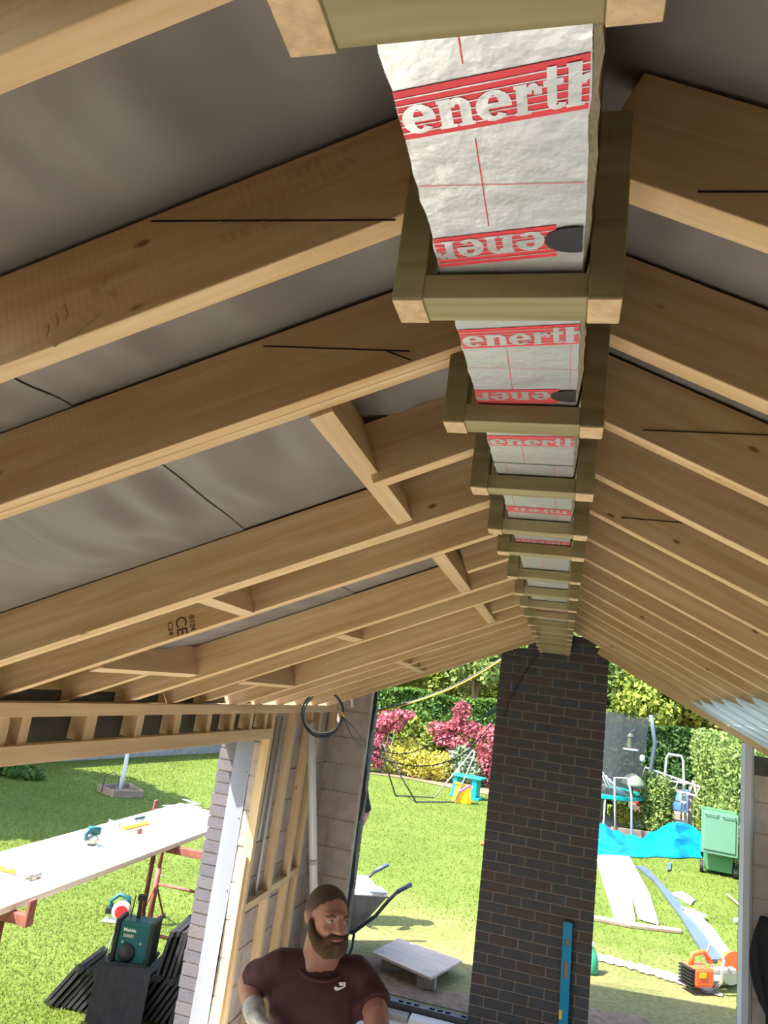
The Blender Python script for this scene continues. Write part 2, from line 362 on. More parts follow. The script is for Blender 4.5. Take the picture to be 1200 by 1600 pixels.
level_line(RR[1], (1090, 300), (1200, 300), ry(2)); level_line(RR[3], (1005, 672), (1200, 680), ry(4)); level_line(RR[5], (970, 809), (1080, 818), ry(6))
def stamp(root, px, py, Y, sz):
    A = aY(px, py, Y); T = frame(A-Vector((0, .0012, 0)), (.36, 0, -1), (0, -1, 0))
    for body, dx, s in (('CE', 0, 1.25), ('C24', -.9*sz, .62), ('0124', .95*sz, .6)):
        t = text('grade_stamp', body, sz*s, 'stamp', T @ Matrix.Translation((0, dx, 0)), None, .0004); adopt(t, root)
stamp(next(o for o in RL if 'grading stamp' in o['label']), 283, 978, LY[6], .045)
def boot_print(root, px, py, Y, ang, sc_=1.):
    A = aY(px, py, Y); T = frame(A-Vector((0, .0011, 0)), (math.cos(ang), 0, math.sin(ang)), (0, -1, 0)); b = MB()
    for i in range(7):
        for sg in (-1, 1):
            if RNG.uniform() < .18: continue
            x = (-.045+.015*i)*sc_; w_ = .020*sc_*(1-.03*(i-3)**2); z0_ = sg*.004*sc_
            b.add([(x, z0_, 0), (x+.008*sc_, z0_+sg*.004*sc_, 0), (x+.012*sc_, z0_+sg*w_, 0), (x+.003*sc_, z0_+sg*w_, 0)], [(0, 1, 2, 3)])
    o = b.build('boot_print', 'print', T=T); adopt(o, root); o['label'] = 'dusty boot print'
boot_print(RL[1], 388, 345, .765, .35, 1.0); boot_print(RL[1], 118, 492, .765, .8, 1.15); boot_print(RL[1], 495, 268, .765, .5, .9)
# ---- noggins and trimmers between rafters, all running along the ridge direction
def noggin(name, label, pa, Ya, pb, Yb, th=.045, dep=RD, group='noggins and trimmers of the left slope'):
    A, B = aY(*pa, Ya), aY(*pb, Yb); x = (A.x+B.x)/2; z = (A.z+B.z)/2
    A = Vector((x, Ya, A.z)); B = Vector((x, Yb, B.z)); ax = Vector((SL_L, 0, -1)).normalized()
    up = Vector((-SL_L, 0, 1)).normalized()
    sx = Vector((1, 0, SL_L)).normalized()
    o = beam(name, A+up*dep/2+sx*th/2, B+up*dep/2+sx*th/2, th, dep, 'stud', up=up)
    XN[label] = x; return tag(o, label, 'noggin', group)
T3 = LY[3]+2*TH[3]+.001; T8 = LY[8]+2*TH[8]+.001; T5 = LY[5]+2*TH[5]+.001
noggin('trimmer', 'pale trimmer crossing between the two nearest doubled rafters, carrying the first short rafter', (480, 656), T3, (624, 821), LY[5])
noggin('trimmer', 'pale trimmer crossing to the third doubled rafter, carrying the second short rafter', (673, 872), LY[6]+.045, (722, 927), LY[8])
noggin('trimmer', 'pale trimmer crossing to the fourth doubled rafter, carrying the third short rafter', (740, 948), LY[9]+.045, (764, 975), LY[11])
noggin('noggin', 'short pale noggin between the second doubled rafter and the stamped rafter', (310, 942), T5, (378, 964), LY[6])
noggin('trimmer', 'long pale trimmer low on the left slope, near end by the stamped rafter', (135, 1049), LY[6]+.045, (300, 1059), LY[8])
noggin('noggin', 'small pale noggin just behind the third doubled rafter', (522, 996), T8, (555, 1004), LY[9])
noggin('trimmer', 'long pale trimmer low on the left slope above the tops of the wall studs', (372, 1069), LY[9]+.045, (450, 1075), LY[11])
xe = [v for k_, v in XN.items() if k_.startswith('long pale')]
rafter(7, 'L', xe[0]-.02, XE_L, 'short pale rafter stub between the first long low trimmer and the wall plate')
rafter(10, 'L', xe[1]-.02, XE_L, 'short pale rafter stub between the second long low trimmer and the wall plate')
for i, k in enumerate((12, 13, 14)):
    xx = -1.05-.02*i; Ya = ry(k)+.045; Yb = ry(k+1); z = left_under(12, xx)
    up = Vector((-SL_L, 0, 1)).normalized(); p = Vector((xx, 0, z))+up*RD/2
    o = beam('noggin', (p.x, Ya, p.z), (p.x, Yb, p.z), .045, RD, 'stud', up=up)
    tag(o, 'small pale noggin of the far left slope near the gable, %s of three' % ORD[i+1], 'noggin', 'noggins and trimmers of the left slope')
# ---- roof membrane: left (dark grey sheets with soft folds), right, and the pale strip at the right eaves
PH = RNG.uniform(0, 6.28, 14)
def membrane(name, x0, x1, y0, y1, f, m, nx=160, ny=220, sag=.012, fold=.004, side='L'):
    iv = L_IV if side == 'L' else R_IV
    xs = np.linspace(x0, x1, nx); ys = np.linspace(y0, y1, ny); b = MB(); v = []; ph = PH
    for y in ys:
        for x in xs:
            u = 0.
            for (a0, a1), (c0, c1) in zip(iv[:-1], iv[1:]):
                if a1 < y < c0: u = (y-a1)/(c0-a1); break
            s = sag*math.sin(PI*u)**2*(.75+.5*math.sin(x*2.1+ph[0]+y*.9))
            r = 0
            for q in range(5): r += math.sin(x*(8+5.7*q)+ph[q]+1.8*math.sin(y*2.3+ph[q+5]))/(1+.5*q)
            r += .55*math.sin(x*47+ph[10]+2.5*math.sin(y*4+x*3+ph[11]))*(.5+.5*math.sin(x*6+ph[12]))+.35*math.sin(x*71+ph[13]+3*math.sin(y*5))*(.5+.5*math.sin(x*4.3+y+ph[3]))
            s += fold*r*math.sin(PI*u)
            v.append((x, y, f(x, y)+.003-s+ .0*y))
    fc = [(j*nx+i, j*nx+i+1, (j+1)*nx+i+1, (j+1)*nx+i) for j in range(ny-1) for i in range(nx-1)]
    b.add(v, fc); o = b.build(name, m, smooth=True); return struct(o)
L_IV = [(-3.2, -2.5), (-1.2, -1.1), (-.01, .035)]+[(left_line(k)[0], left_line(k)[0]+(2*TH.get(k, .045) if k in (3, 5, 8, 11) else TH.get(k, .045))) for k in range(1, 17) if k not in (4, 7, 10)]+[(6.38, 6.9)]
R_IV = [(-3.2, -2.5), (-1.2, -1.1), (-.01, .035)]+[(ry(k), ry(k)+.045) for k in range(1, 17)]+[(6.38, 6.9)]
ks = sorted(k for k in range(1, 17)); kY = [left_line(k)[0] for k in ks]
def left_top(x, y):
    zz = [left_line(k)[1] for k in ks if k not in (4, 7, 10)]; yy = [left_line(k)[0] for k in ks if k not in (4, 7, 10)]
    ss = [left_line(k)[2] for k in ks if k not in (4, 7, 10)]
    z0 = np.interp(y, yy, zz); s = np.interp(y, yy, ss)
    return z0+s*x+RD*math.sqrt(1+s*s)+.004
right_top = lambda x, y: EYE+.642-SL_R*x+RD*math.sqrt(1+SL_R**2)+.004
XS = -.945
membrane('ceiling_left_upper', XS-.02, -.10, .30, 6.72, left_top, 'membrane', fold=.018)
membrane('ceiling_left_near', -.62, -.10, -2.55, .30, left_top, 'membrane', fold=.013, ny=60)  # narrow, out of view: roof left open beside it lets sun onto the floor
membrane('added_ceiling_left_back', XE_L, -.62, -2.55, -.95, left_top, 'membrane', fold=.013, ny=40)  # unseen cover added behind the open roof to limit the sun patch
struct(MB().add([(-.10, y, z(-.10, y)) for y in (-2.55, .4, 1.5, 3, 4.5, 6.72) for z in (left_top, right_top)], [(2*i, 2*i+2, 2*i+3, 2*i+1) for i in range(5)]).build('ridge_light_seal', 'membrane'))  # strip added to stop sky light leaking between the two slopes
membrane('ceiling_left', -2.03, XS+.012, .80, 6.72, lambda x, y: left_top(x, y)-.004, 'membrane', fold=.018)
membrane('ceiling_left_eaves', XE_L, -2.12, .80, 6.72, left_top, 'membrane', nx=12)
membrane('ceiling_left_eaves_inner', -2.12, -2.03, .80, 4.05, left_top, 'membrane', nx=5)
membrane('ceiling_right', -.10, 1.12, -2.55, 6.72, right_top, 'membrane', fold=.010, side='R')
membrane('ceiling_right_lower', 1.12, XE_R, -2.55, 3.2, right_top, 'membrane', fold=.004, side='R', ny=80)
membrane('ceiling_right_eaves', 1.13, XE_R, 3.2, 6.72, right_top, 'clear_membrane', nx=30, fold=.003, side='R')
ys = np.linspace(3.2, 6.42, 120); xs = np.linspace(.96, 1.78, 20); b = MB(); v = []
for y in ys:
    u = ((y-.789-.0225)/STEP) % 1.0
    for i, x in enumerate(xs):
        xx = x+(.05*math.sin(PI*u)**2 if i == 0 else 0); v.append((xx, y, EYE+.642-SL_R*xx-.003-.005*math.sin(PI*u)**2*(1+.4*math.sin(x*9+y*3))))
b.add(v, [(j*20+i, j*20+i+1, (j+1)*20+i+1, (j+1)*20+i) for j in range(119) for i in range(19)])
tag(b.build('plastic_sheeting', 'eaves_sheet', smooth=True), 'pale blue translucent plastic sheet under the far eaves of the right slope', 'plastic sheet')
# black tears of membrane folded between sheet and rafter tops
# ---- verge boards at the gable end of both slopes
for side, pa, pb in (('left', (585, 1070), (783, 1008)), ('right', (950, 1031), (1165, 1161))):
    A, B = aY(*pa, 6.40), aY(*pb, 6.40); d = (B-A).normalized(); A2 = A-d*(1.0 if side == 'left' else .1); B2 = B+d*(.1 if side == 'left' else .9)
    up = Vector((-d.z, 0, d.x))
    o = beam('barge_board', A2+up*.075+Vector((0, .02, 0)), B2+up*.075+Vector((0, .02, 0)), .022, .15, 'pine', up=up)
    tag(o, 'pale barge board closing the %s roof slope at the garden gable' % side, 'board', 'barge boards')
    o = beam('verge_batten', A2+up*.16+Vector((0, .22, 0)), B2+up*.16+Vector((0, .22, 0)), .03, .03, 'bedtimber', up=up)
    tag(o, 'thin dark verge batten outside the barge board of the %s slope' % side, 'batten', 'verge battens')
# ---- ridge: dark ridge beam, insulation boards below it, ladder of hangers
o = MB().box((-.172, -.35, EYE+.515), (-.006, 6.40, EYE+.80)).build('ridge_beam', 'ridge', bevel=.003)
tag(o, 'dark brown ridge beam above the foil insulation strip', 'beam')
HB = EYE+.4357
HY = {1: .400, 2: .789, 3: 1.169, 4: 1.555, 5: 1.942, 6: 2.231, 7: 2.672, 8: 3.083, 9: 3.474, 10: 3.848, 11: 4.27, 12: 4.63, 13: 4.95, 14: 5.34, 15: 5.72, 16: 6.07, 17: 6.405}
def hanger(k, y):
    r = thing('ridge_hanger', ('green treated timber ridge hanger closest to the camera, cut by the top of the photo' if k == 1 else 'green treated timber ridge hanger, %s from the camera' % ORD[k]), 'timber hanger', (-.097, y, HB), 0, 'U-shaped hangers along the ridge')
    j = RNG.uniform(-.004, .004, 6)
    xl, xr, d, t = -.129, .129, .0556, .037
    for sx, top in ((-1, .265), (1, .25)):
        x0, x1 = (xl, xl+t) if sx < 0 else (xr-t, xr)
        b = MB().box((x0, -d+j[0], -.001), (x1, 0, top+j[1]*3)); lg = b.build('leg', 'treated', r, bevel=.0015)
        e = MB().box((x0+.001, -d+.001+j[0], -.0022), (x1-.001, -.001, -.0009)).build('end_grain', 'endgrain', lg)
        e['label'] = 'pink sawn end of the leg'
    T = Matrix.Rotation(0, 4, 'Y')
    L = xr-xl-2*t
    MB().box((-L/2, -d+.002, 0), (L/2, -.002, .031)).build('crosspiece', 'treated', r, bevel=.0012)
    return r
for k, y in HY.items(): hanger(k, y)
# insulation boards
IZ = EYE+.470; IX0, IX1 = -.171, -.0125
def ragged(x, y0, y1, n, amp): return [(x+RNG.uniform(-amp, amp), y) for y in np.linspace(y0, y1, n)]
# slab lettering as strokes in a unit x-height box (y down the board for print direction)
def arc(cx, cy, rx, ry_, a0, a1, wx, wy, n=14):
    o = [(cx+rx*math.cos(math.radians(a0+(a1-a0)*i/n)), cy+ry_*math.sin(math.radians(a0+(a1-a0)*i/n))) for i in range(n+1)]
    q = [(cx+(rx-wx)*math.cos(math.radians(a0+(a1-a0)*i/n)), cy+(ry_-wy)*math.sin(math.radians(a0+(a1-a0)*i/n))) for i in range(n+1)]
    return [[o[i], o[i+1], q[i+1], q[i]] for i in range(n)]
def R4(x0, y0, x1, y1): return [[(x0, y0), (x1, y0), (x1, y1), (x0, y1)]]
GL = {
 'e': (arc(.48, .5, .48, .52, 0, 318, .33, .17)+R4(.14, .42, .96, .60), 1.0),
 'n': (R4(0, 0, .52, .12)+R4(.06, 0, .42, 1)+R4(0, .88, .30, 1)+arc(.60, .60, .40, .40, 0, 160, .32, .16)+R4(.68, 0, 1.0, .62)+R4(.60, 0, 1.08, .12), 1.1),
 'r': (R4(0, 0, .54, .12)+R4(.07, 0, .43, 1)+R4(0, .88, .40, 1)+arc(.62, .62, .26, .38, 20, 170, .22, .18)+R4(.66, .60, .92, .86), .92),
 't': (R4(.14, .2, .50, 1.38)+R4(0, .82, .74, 1.0)+arc(.50, .25, .36, .25, 180, 350, .30, .16), .80),
 'h': (R4(.05, 0, .41, 1.38)+R4(0, 1.26, .41, 1.38)+R4(0, 0, .50, .12)+arc(.60, .60, .40, .40, 0, 160, .32, .16)+R4(.68, 0, 1.0, .62)+R4(.60, 0, 1.08, .12), 1.1),
 'm': (R4(.05, 0, .38, 1)+R4(0, .88, .3, 1)+R4(0, 0, .45, .12)+arc(.55, .60, .34, .40, 0, 160, .28, .16)+R4(.60, 0, .88, .62)+arc(1.03, .60, .34, .40, 0, 160, .28, .16)+R4(1.08, 0, 1.37, .62)+R4(1.0, 0, 1.45, .12), 1.45)}
for _c, _k in (('n', .92), ('r', .78), ('t', .68), ('h', .92)): GL[_c] = ([[(p[0]*_k, p[1]) for p in q] for q in GL[_c][0]], GL[_c][1]*_k)
def clipx(poly, x0, x1):
    def half(P, f):
        out = []
        for i in range(len(P)):
            a, b = P[i], P[(i+1) % len(P)]; fa, fb = f(a), f(b)
            if fa >= 0: out.append(a)
            if fa*fb < 0: t = fa/(fa-fb); out.append((a[0]+t*(b[0]-a[0]), a[1]+t*(b[1]-a[1])))
        return out
    P = half(poly, lambda p: p[0]-x0)
    return half(P, lambda p: x1-p[0]) if len(P) > 2 else P
def board_print(root, yc, tilt, word, x_start, rot, h=.053, xh=.031, x_end=None, arrow=False):
    """one red band with foil letters; rot: print turned half round. yc: middle of the band at x_start"""
    x0, x1 = IX0+.001, (IX1-.001 if x_end is None else x_end)
    def P(u, v): return (u, yc+v+tilt*(u-x_start))
    zq = [0.]; red = MB(); pale = MB(); z = IZ-.0009; z2 = IZ-.0015
    def put(b, poly, z):
        poly = clipx(poly, x0, x1)
        if len(poly) > 2: zq[0] += 4e-6; b.add([(*P(*p), z-zq[0]) for p in poly], [tuple(range(len(poly)))])
    put(red, [(x0, -h/2), (x1, -h/2), (x1, h/2), (x0, h/2)], z)
    bar = h*.145
    for q in (-1, 1): put(pale, [(x0, q*(h/2-bar)-.0007), (x1, q*(h/2-bar)-.0007), (x1, q*(h/2-bar)+.0007), (x0, q*(h/2-bar)+.0007)], z2)
    for i in range(1, 5):
        v = -h/2+bar+(h-2*bar)*i/5; put(pale, [(x0, v-.0006), (x1, v-.0006), (x1, v+.0006), (x0, v+.0006)], z2)
    sg = -1 if rot else 1; u = 0
    for ch in word:
        polys, adv = GL[ch]
        for p in polys:
            q = [(x_start+sg*(u+a)*xh, sg*(xh*.5-b_*xh)+(0 if not rot else 0)+ sg*h*.10) for a, b_ in p]
            put(pale, q, z2)
        u += adv+.03
    o = red.build('printed_band', 'red_ink', root); o['label'] = 'red printed band'
    o2 = pale.build('lettering', 'foil', o)
def insulation(y0, y1, label, lines):
    L = ragged(IX0, y0, y1, 90, .0018); Rr = ragged(IX1, y0, y1, 90, .0012); b = MB(); nL = len(L)
    r = thing('insulation_board', label, 'insulation board', ((IX0+IX1)/2, y0, IZ), 0, 'foil faced insulation boards under the ridge')
    v = [(*p, IZ) for p in L]+[(*p, IZ) for p in Rr]
    o = MB().add(v, [(i, i+1, nL+i+1, nL+i) for i in range(nL-1)]).build('foil_facing', 'foil'); adopt(o, r)
    v = []
    for z, w_ in ((IZ+.0004, 0), (IZ+.044, .0065)): v += [(p[0]+RNG.uniform(-.0012, .0012), p[1], z) for p in L]+[(p[0]+w_+RNG.uniform(-.0012, .0012), p[1], z) for p in Rr]
    f = [(i, i+1, 2*nL+i+1, 2*nL+i) for i in range(nL-1)]+[(nL+i, nL+i+1, 3*nL+i+1, 3*nL+i) for i in range(nL-1)]+[(2*nL+i, 2*nL+i+1, 3*nL+i+1, 3*nL+i) for i in range(nL-1)]+[(0, nL, 3*nL, 2*nL), (nL-1, 2*nL-1, 4*nL-1, 3*nL-1)]
    o = MB().add(v, f).build('foam_core', 'foam'); adopt(o, r)
    # crumpled foil lip down both cut edges
    for E_, sg in ((Rr, 1), (L, -1)):
        b = MB()
        for i in range(nL-1):
            for q in range(3):
                a, c = E_[i], E_[i+1]; t = (q+RNG.uniform(0, .6))/3; px = a[0]+(c[0]-a[0])*t; py = a[1]+(c[1]-a[1])*t; s_ = RNG.uniform(.0015, .0055)
                b.add([(px, py, IZ-.0003), (px, py+.004, IZ-.0003), (px+sg*s_*.6, py+.003+RNG.uniform(-.002, .002), IZ+s_)], [(0, 1, 2)])
        o = b.build('torn_edge', 'foil'); adopt(o, r)
    # fine red setting-out lines
    for (xa, ya, xb, yb, wd) in lines:
        d = Vector((xb-xa, yb-ya)).normalized()*wd/2; nx, ny = -d.y, d.x
        o = MB().add([(xa+nx, ya+ny, IZ-.0008), (xb+nx, yb+ny, IZ-.0008), (xb-nx, yb-ny, IZ-.0008), (xa-nx, ya-ny, IZ-.0008)], [(0, 1, 2, 3)]).build('red_line', 'red_ink'); adopt(o, r)
    return r
def ink_ellipse(root, cx, cy):
    P = [(cx+.030*math.cos(t), cy+.0215*math.sin(t)) for t in np.linspace(0, 2*PI, 40)[:-1]]
    P = clipx(P, IX0, IX1-.001); o = MB().add([(*p, IZ-.0024) for p in P], [tuple(range(len(P)))]).build('logo_mark', 'black_ink'); adopt(o, root)
    P = [(cx+.017+.009*math.cos(t), cy+.002+.008*math.sin(t)) for t in np.linspace(0, 2*PI, 24)[:-1]]
    P = clipx(P, IX0, IX1-.001); o2 = MB().add([(*p, IZ-.0030) for p in P], [tuple(range(len(P)))]).build('logo_eye', 'foil'); adopt(o2, root)
V = .0011
def wprint(r, *a, **k):
    n0 = set(o.name for o in COL.objects); board_print(None, *a, **k)
    new = [o for o in COL.objects if o.name not in n0]
    for o in new:
        if o.parent is None: adopt(o, r)
b1 = insulation(-.30, 1.424, 'nearest silver foil insulation board with red print under the ridge', [
    (-.109, .40, -.109, .452, V), (-.108, .530, -.108, .652, V), (-.108, .728, -.108, .85, V), (-.109, .925, -.110, 1.06, V), (-.110, 1.125, -.11, 1.25, V), (-.109, 1.32, -.109, 1.42, V),
    (IX0+.002, .588, IX1-.002, .593, .0009), (IX0+.002, .986, IX1-.002, .986, .0009), (IX0+.002, 1.385, IX1-.002, 1.387, .0009), (-.023, .88, -.023, 1.13, .0005)])
for yc, tilt in ((.500, -.14), (.8985, -.115), (1.298, -.08)): wprint(b1, yc, tilt, 'enerth', -.168, False)
for yc, tilt in ((.682, -.14), (1.083, -.10)):
    wprint(b1, yc, tilt, 'enerth', -.052, True, x_end=-.040); ink_ellipse(b1, -.022, yc-.004)
wprint(b1, .10, -.14, 'enerth', -.168, False)
b2 = insulation(1.432, 2.86, 'second silver foil insulation board from the camera, faded red arrow print', [(-.148, 1.44, -.150, 1.78, V), (-.05, 1.44, -.05, 1.78, V), (-.148, 1.83, -.148, 2.14, V), (-.05, 1.83, -.05, 2.14, V), (-.10, 2.2, -.10, 2.8, V), (IX0+.002, 2.45, IX1-.002, 2.45, .0012)])
wprint(b2, 1.797, .02, 'mren', -.022, True, x_end=IX1-.001); wprint(b2, 2.165, .02, 'nermen', -.022, True)
b3 = insulation(2.868, 4.55, 'third silver foil insulation board from the camera, mostly hidden by hangers', [(-.10, 2.9, -.10, 4.5, V)])
wprint(b3, 3.76, .02, 'nerth', -.022, True, x_end=IX1-.001)
b4 = insulation(4.556, 6.38, 'last silver foil insulation board, next to the brick pier', [])
#=PART3=
# ================================================================== SHELL
def brickwork(name, mats, u0, u1, z0, z1, bw, bh, j, place, depth, offs=.5, ustart=0., out=.0015, keep=None, core_in=.006, jit=.0015, core=True):
    """bricks as real boxes before a recessed mortar core. place(u, d, z) -> point; d=0 is the face, growing inwards"""
    b = MB(); nz = int(math.ceil((z1-z0)/bh-1e-6))
    for r in range(nz):
        za, zb = z0+r*bh+j/2, min(z0+(r+1)*bh-j/2, z1)
        if zb-za < .01: continue
        u = u0+ustart-(bw*offs if r % 2 else 0)
        while u < u1:
            a, c = max(u+j/2, u0), min(u+bw-j/2, u1)
            if u+bw >= u1-1e-6 or u1-(u+bw) < j: c = u1
            if u <= u0+j: a = u0
            if c-a > .015 and (keep is None or keep(a, c, za, zb)):
                q = RNG.uniform(-jit, jit)
                P = [place(uu, dd, zz) for zz in (za, zb) for uu, dd in ((a, q), (c, q), (c, depth), (a, depth))]
                b.add(P, [(0, 1, 2, 3), (4, 5, 6, 7), (0, 1, 5, 4), (1, 2, 6, 5), (2, 3, 7, 6), (3, 0, 4, 7)], 0, float(RNG.choice([0, 0, .2, .4, 1.], p=[.3, .25, .2, .1, .15])))
            u += bw
    if core:
        e = .004
        P = [place(uu, dd, zz) for zz in (z0, z1-.002) for uu, dd in ((u0+e, core_in), (u1-e, core_in), (u1-e, depth-core_in*.5), (u0+e, depth-core_in*.5))]
        b.add(P, [(0, 1, 2, 3), (4, 5, 6, 7), (0, 1, 5, 4), (1, 2, 6, 5), (2, 3, 7, 6), (3, 0, 4, 7)], 1)
    return b
# ground
def gz(x, y): return -.02
g = MB().add([(-60, -40, -.02), (60, -40, -.02), (60, 90, -.02), (-60, 90, -.02)], [(0, 1, 2, 3)]).build('ground', 'soil')
# lawn material: sunlit turf with dry straw patches near the building
lm = mat('lawn', (.108, .156, .028, 1), .85, var=.45, vscale=1.1, bump=.6, bscale=90, spec=.15, col2=(.082, .126, .019, 1))
N_ = lm.node_tree.nodes; L_ = lm.node_tree.links; pb_ = N_['Principled BSDF']
geo = N_.new('ShaderNodeNewGeometry'); sep = N_.new('ShaderNodeSeparateXYZ'); L_.new(geo.outputs['Position'], sep.inputs[0])
mr = N_.new('ShaderNodeMapRange'); mr.inputs['From Min'].default_value = 7.6; mr.inputs['From Max'].default_value = 10.5; mr.inputs['To Min'].default_value = 1; mr.inputs['To Max'].default_value = 0
L_.new(sep.outputs['Y'], mr.inputs['Value'])
ns = N_.new('ShaderNodeTexNoise'); ns.inputs['Scale'].default_value = 1.7; ns.inputs['Detail'].default_value = 6; L_.new(geo.outputs['Position'], ns.inputs['Vector'])
mrx = N_.new('ShaderNodeMapRange'); mrx.inputs['From Min'].default_value = -3.4; mrx.inputs['From Max'].default_value = -2.0; L_.new(sep.outputs['X'], mrx.inputs['Value'])
mxx = N_.new('ShaderNodeMath'); mxx.operation = 'MULTIPLY'; L_.new(mr.outputs[0], mxx.inputs[0]); L_.new(mrx.outputs[0], mxx.inputs[1])
am = N_.new('ShaderNodeMath'); am.operation = 'ADD'; L_.new(mxx.outputs[0], am.inputs[0]); L_.new(ns.outputs['Fac'], am.inputs[1])
mr2 = N_.new('ShaderNodeMapRange'); mr2.inputs['From Min'].default_value = .62; mr2.inputs['From Max'].default_value = 1.45; L_.new(am.outputs[0], mr2.inputs['Value'])
mxl = N_.new('ShaderNodeMix'); mxl.data_type = 'RGBA'; mxl.inputs['B'].default_value = (.195, .180, .080, 1)
old = pb_.inputs['Base Color'].links[0].from_socket; L_.new(old, mxl.inputs['A']); L_.new(mr2.outputs[0], mxl.inputs['Factor'])
fn = N_.new('ShaderNodeTexNoise'); fn.inputs['Scale'].default_value = 22; fn.inputs['Detail'].default_value = 5; L_.new(geo.outputs['Position'], fn.inputs['Vector'])
fr = N_.new('ShaderNodeValToRGB'); fr.color_ramp.elements[0].position = .3; fr.color_ramp.elements[1].position = .7; fr.color_ramp.elements[0].color = (.72, .72, .66, 1); fr.color_ramp.elements[1].color = (1.25, 1.2, 1.15, 1); L_.new(fn.outputs['Fac'], fr.inputs[0])
mu = N_.new('ShaderNodeMix'); mu.data_type = 'RGBA'; mu.blend_type = 'MULTIPLY'; mu.inputs['Factor'].default_value = 1; L_.new(mxl.outputs['Result'], mu.inputs['A']); L_.new(fr.outputs[0], mu.inputs['B'])
L_.new(mu.outputs['Result'], pb_.inputs['Base Color']); M['lawn'] = lm
struct(MB().add([(-14, -12, -.005), (8, -12, -.005), (8, 26, -.005), (-14, 26, -.005)], [(0, 1, 2, 3)]).build('ground_lawn', 'lawn'))
struct(g)
struct(MB().box((-1.98, -3.4, -.15), (1.76, 6.40, .0)).build('floor', 'concrete'))
# bare strip of earth outside the gable threshold
soil = MB(); P = [(-1.6, 6.76), (1.4, 6.76)]+[(x, 7.35+.25*math.sin(x*3.1)+.12*math.sin(x*9)) for x in np.linspace(1.4, -1.6, 24)]
soil.add([(*p, .0) for p in P], [tuple(range(len(P)))])
struct(soil.build('ground_earth', 'soil'))
GY = 6.43                                             # inner face of the gable
# brick pier under the ridge
PX0, PX1 = -.540, .348; ZT = EYE+.385
roofz = lambda x: min(EYE+.607+.437*x, EYE+.642-SL_R*x)
pl = lambda u, d, z: (u, GY+d, z)
z0 = ZT-38*.075
keep = lambda a, c, za, zb: zb < min(roofz(a), roofz(c))+.11
b = brickwork('p', None, PX0, PX1, z0, ZT+4*.075, .225, .075, .010, pl, .33, ustart=-.1175, keep=keep, core=False)
core = [(PX0+.004, z0), (PX1-.004, z0), (PX1-.004, roofz(PX1)), (.0386, roofz(.0386)), (PX0+.004, roofz(PX0))]
b.prism(core, .318, 1, T=Matrix.Translation((0, GY+.006, 0)))
pier = struct(b.build('column_pier', ['dark_brick', 'dark_mortar'], shade=True))
# gable block walls either side of the openings
BX = -1.642
zr = lambda x: EYE+.607+.437*x
kb = lambda a, c, za, zb: True
b = brickwork('g', None, -1.975, BX, -.02, 2.49, .45, .225, .010, pl, .10, ustart=-.12)
struct(b.build('wall_gable_left', ['block', 'mortar'], shade=True))
b = brickwork('g', None, 1.432, 1.76, -.02, 2.30, .45, .225, .010, pl, .10, ustart=-.2)
struct(b.build('wall_gable_right', ['block', 'mortar'], shade=True))
b = brickwork('g', None, -2.27, BX+.005, -.02, 2.3, .225, .075, .010, lambda u, d, z: (u, 6.74-d, z), .10, keep=lambda a, c, za, zb: zb < zr(a)+.02)
struct(b.build('wall_gable_left_outer', ['blue_brick', 'mortar'], shade=True))
b = brickwork('g', None, 1.43, 2.05, -.02, 2.15, .225, .075, .010, lambda u, d, z: (u, 6.74-d, z), .10)
struct(b.build('wall_gable_right_outer', ['blue_brick', 'mortar'], shade=True))
# dark strip where blocks meet the roof on the right gable
struct(MB().box((1.45, GY-.004, 2.20), (1.76, GY+.06, 2.34)).build('trim_1', 'felt'))
# side walls
b = brickwork('s', None, 4.905, 6.43, -.02, 2.24, .45, .225, .010, lambda u, d, z: (-1.975-d, u, z), .055, ustart=-.2)
struct(b.build('wall_left', ['block', 'mortar'], shade=True))
b = brickwork('s', None, 4.905, 6.74, -.02, 2.10, .225, .075, .010, lambda u, d, z: (-2.262+d, u, z), .10, offs=.5, jit=.004)
struct(b.build('wall_left_outer', ['blue_brick', 'mortar'], shade=True))
b = brickwork('s', None, -2.6, 6.43, -.02, 1.84, .45, .225, .010, lambda u, d, z: (1.76+d, u, z), .10)
struct(b.build('wall_right', ['block', 'mortar'], shade=True))  # stretch behind the camera is added to close off light from the right
tag(MB().box((1.70, -.4, 1.842), (1.80, 6.43, 1.885)).build('wall_plate', 'stud'), 'timber wall plate under the rafter ends of the right slope', 'wall plate')
struct(brickwork('s', None, -4.5, 4.5, -.02, 3.0, .225, .075, .010, lambda u, d, z: (u, -2.6-d, z), .10).build('added_wall_back', ['dark_brick', 'mortar'], shade=True))  # unseen wall added to keep light from behind off the rafter faces
struct(MB().box((-2.27,-2.6,0),(-1.98,.4,2.1)).build('added_wall_left_near','block'))  # unseen wall added to cut side light on the near rafters
# jamb of the left opening: brick ends, white cavity closer, block ends
JY = 4.90
b = MB()
for r in range(29):
    za, zb = -.02+r*.075+.005, -.02+(r+1)*.075-.005
    b.box((-2.272+RNG.uniform(-.006, .006), JY-RNG.uniform(.0, .006), za), (-2.158, JY+.1, zb), 0, shade=float(RNG.uniform(0, .7)))
b.box((-2.262, JY+.006, -.02), (-2.160, JY+.09, 2.15), 1)
struct(b.build('wall_left_brick_end', ['blue_brick', 'mortar'], shade=True))
b = MB()
for r in range(10):
    za, zb = -.02+r*.225+.005, min(-.02+(r+1)*.225-.005, 2.2)
    b.box((-2.031, JY+RNG.uniform(0, .004), za), (-1.968, JY+.1, zb), 0, shade=float(RNG.uniform(0, .7)))
b.box((-2.029, JY+.006, -.02), (-1.97, JY+.09, 2.2), 1)
struct(b.build('wall_left_block_end', ['block', 'mortar'], shade=True))
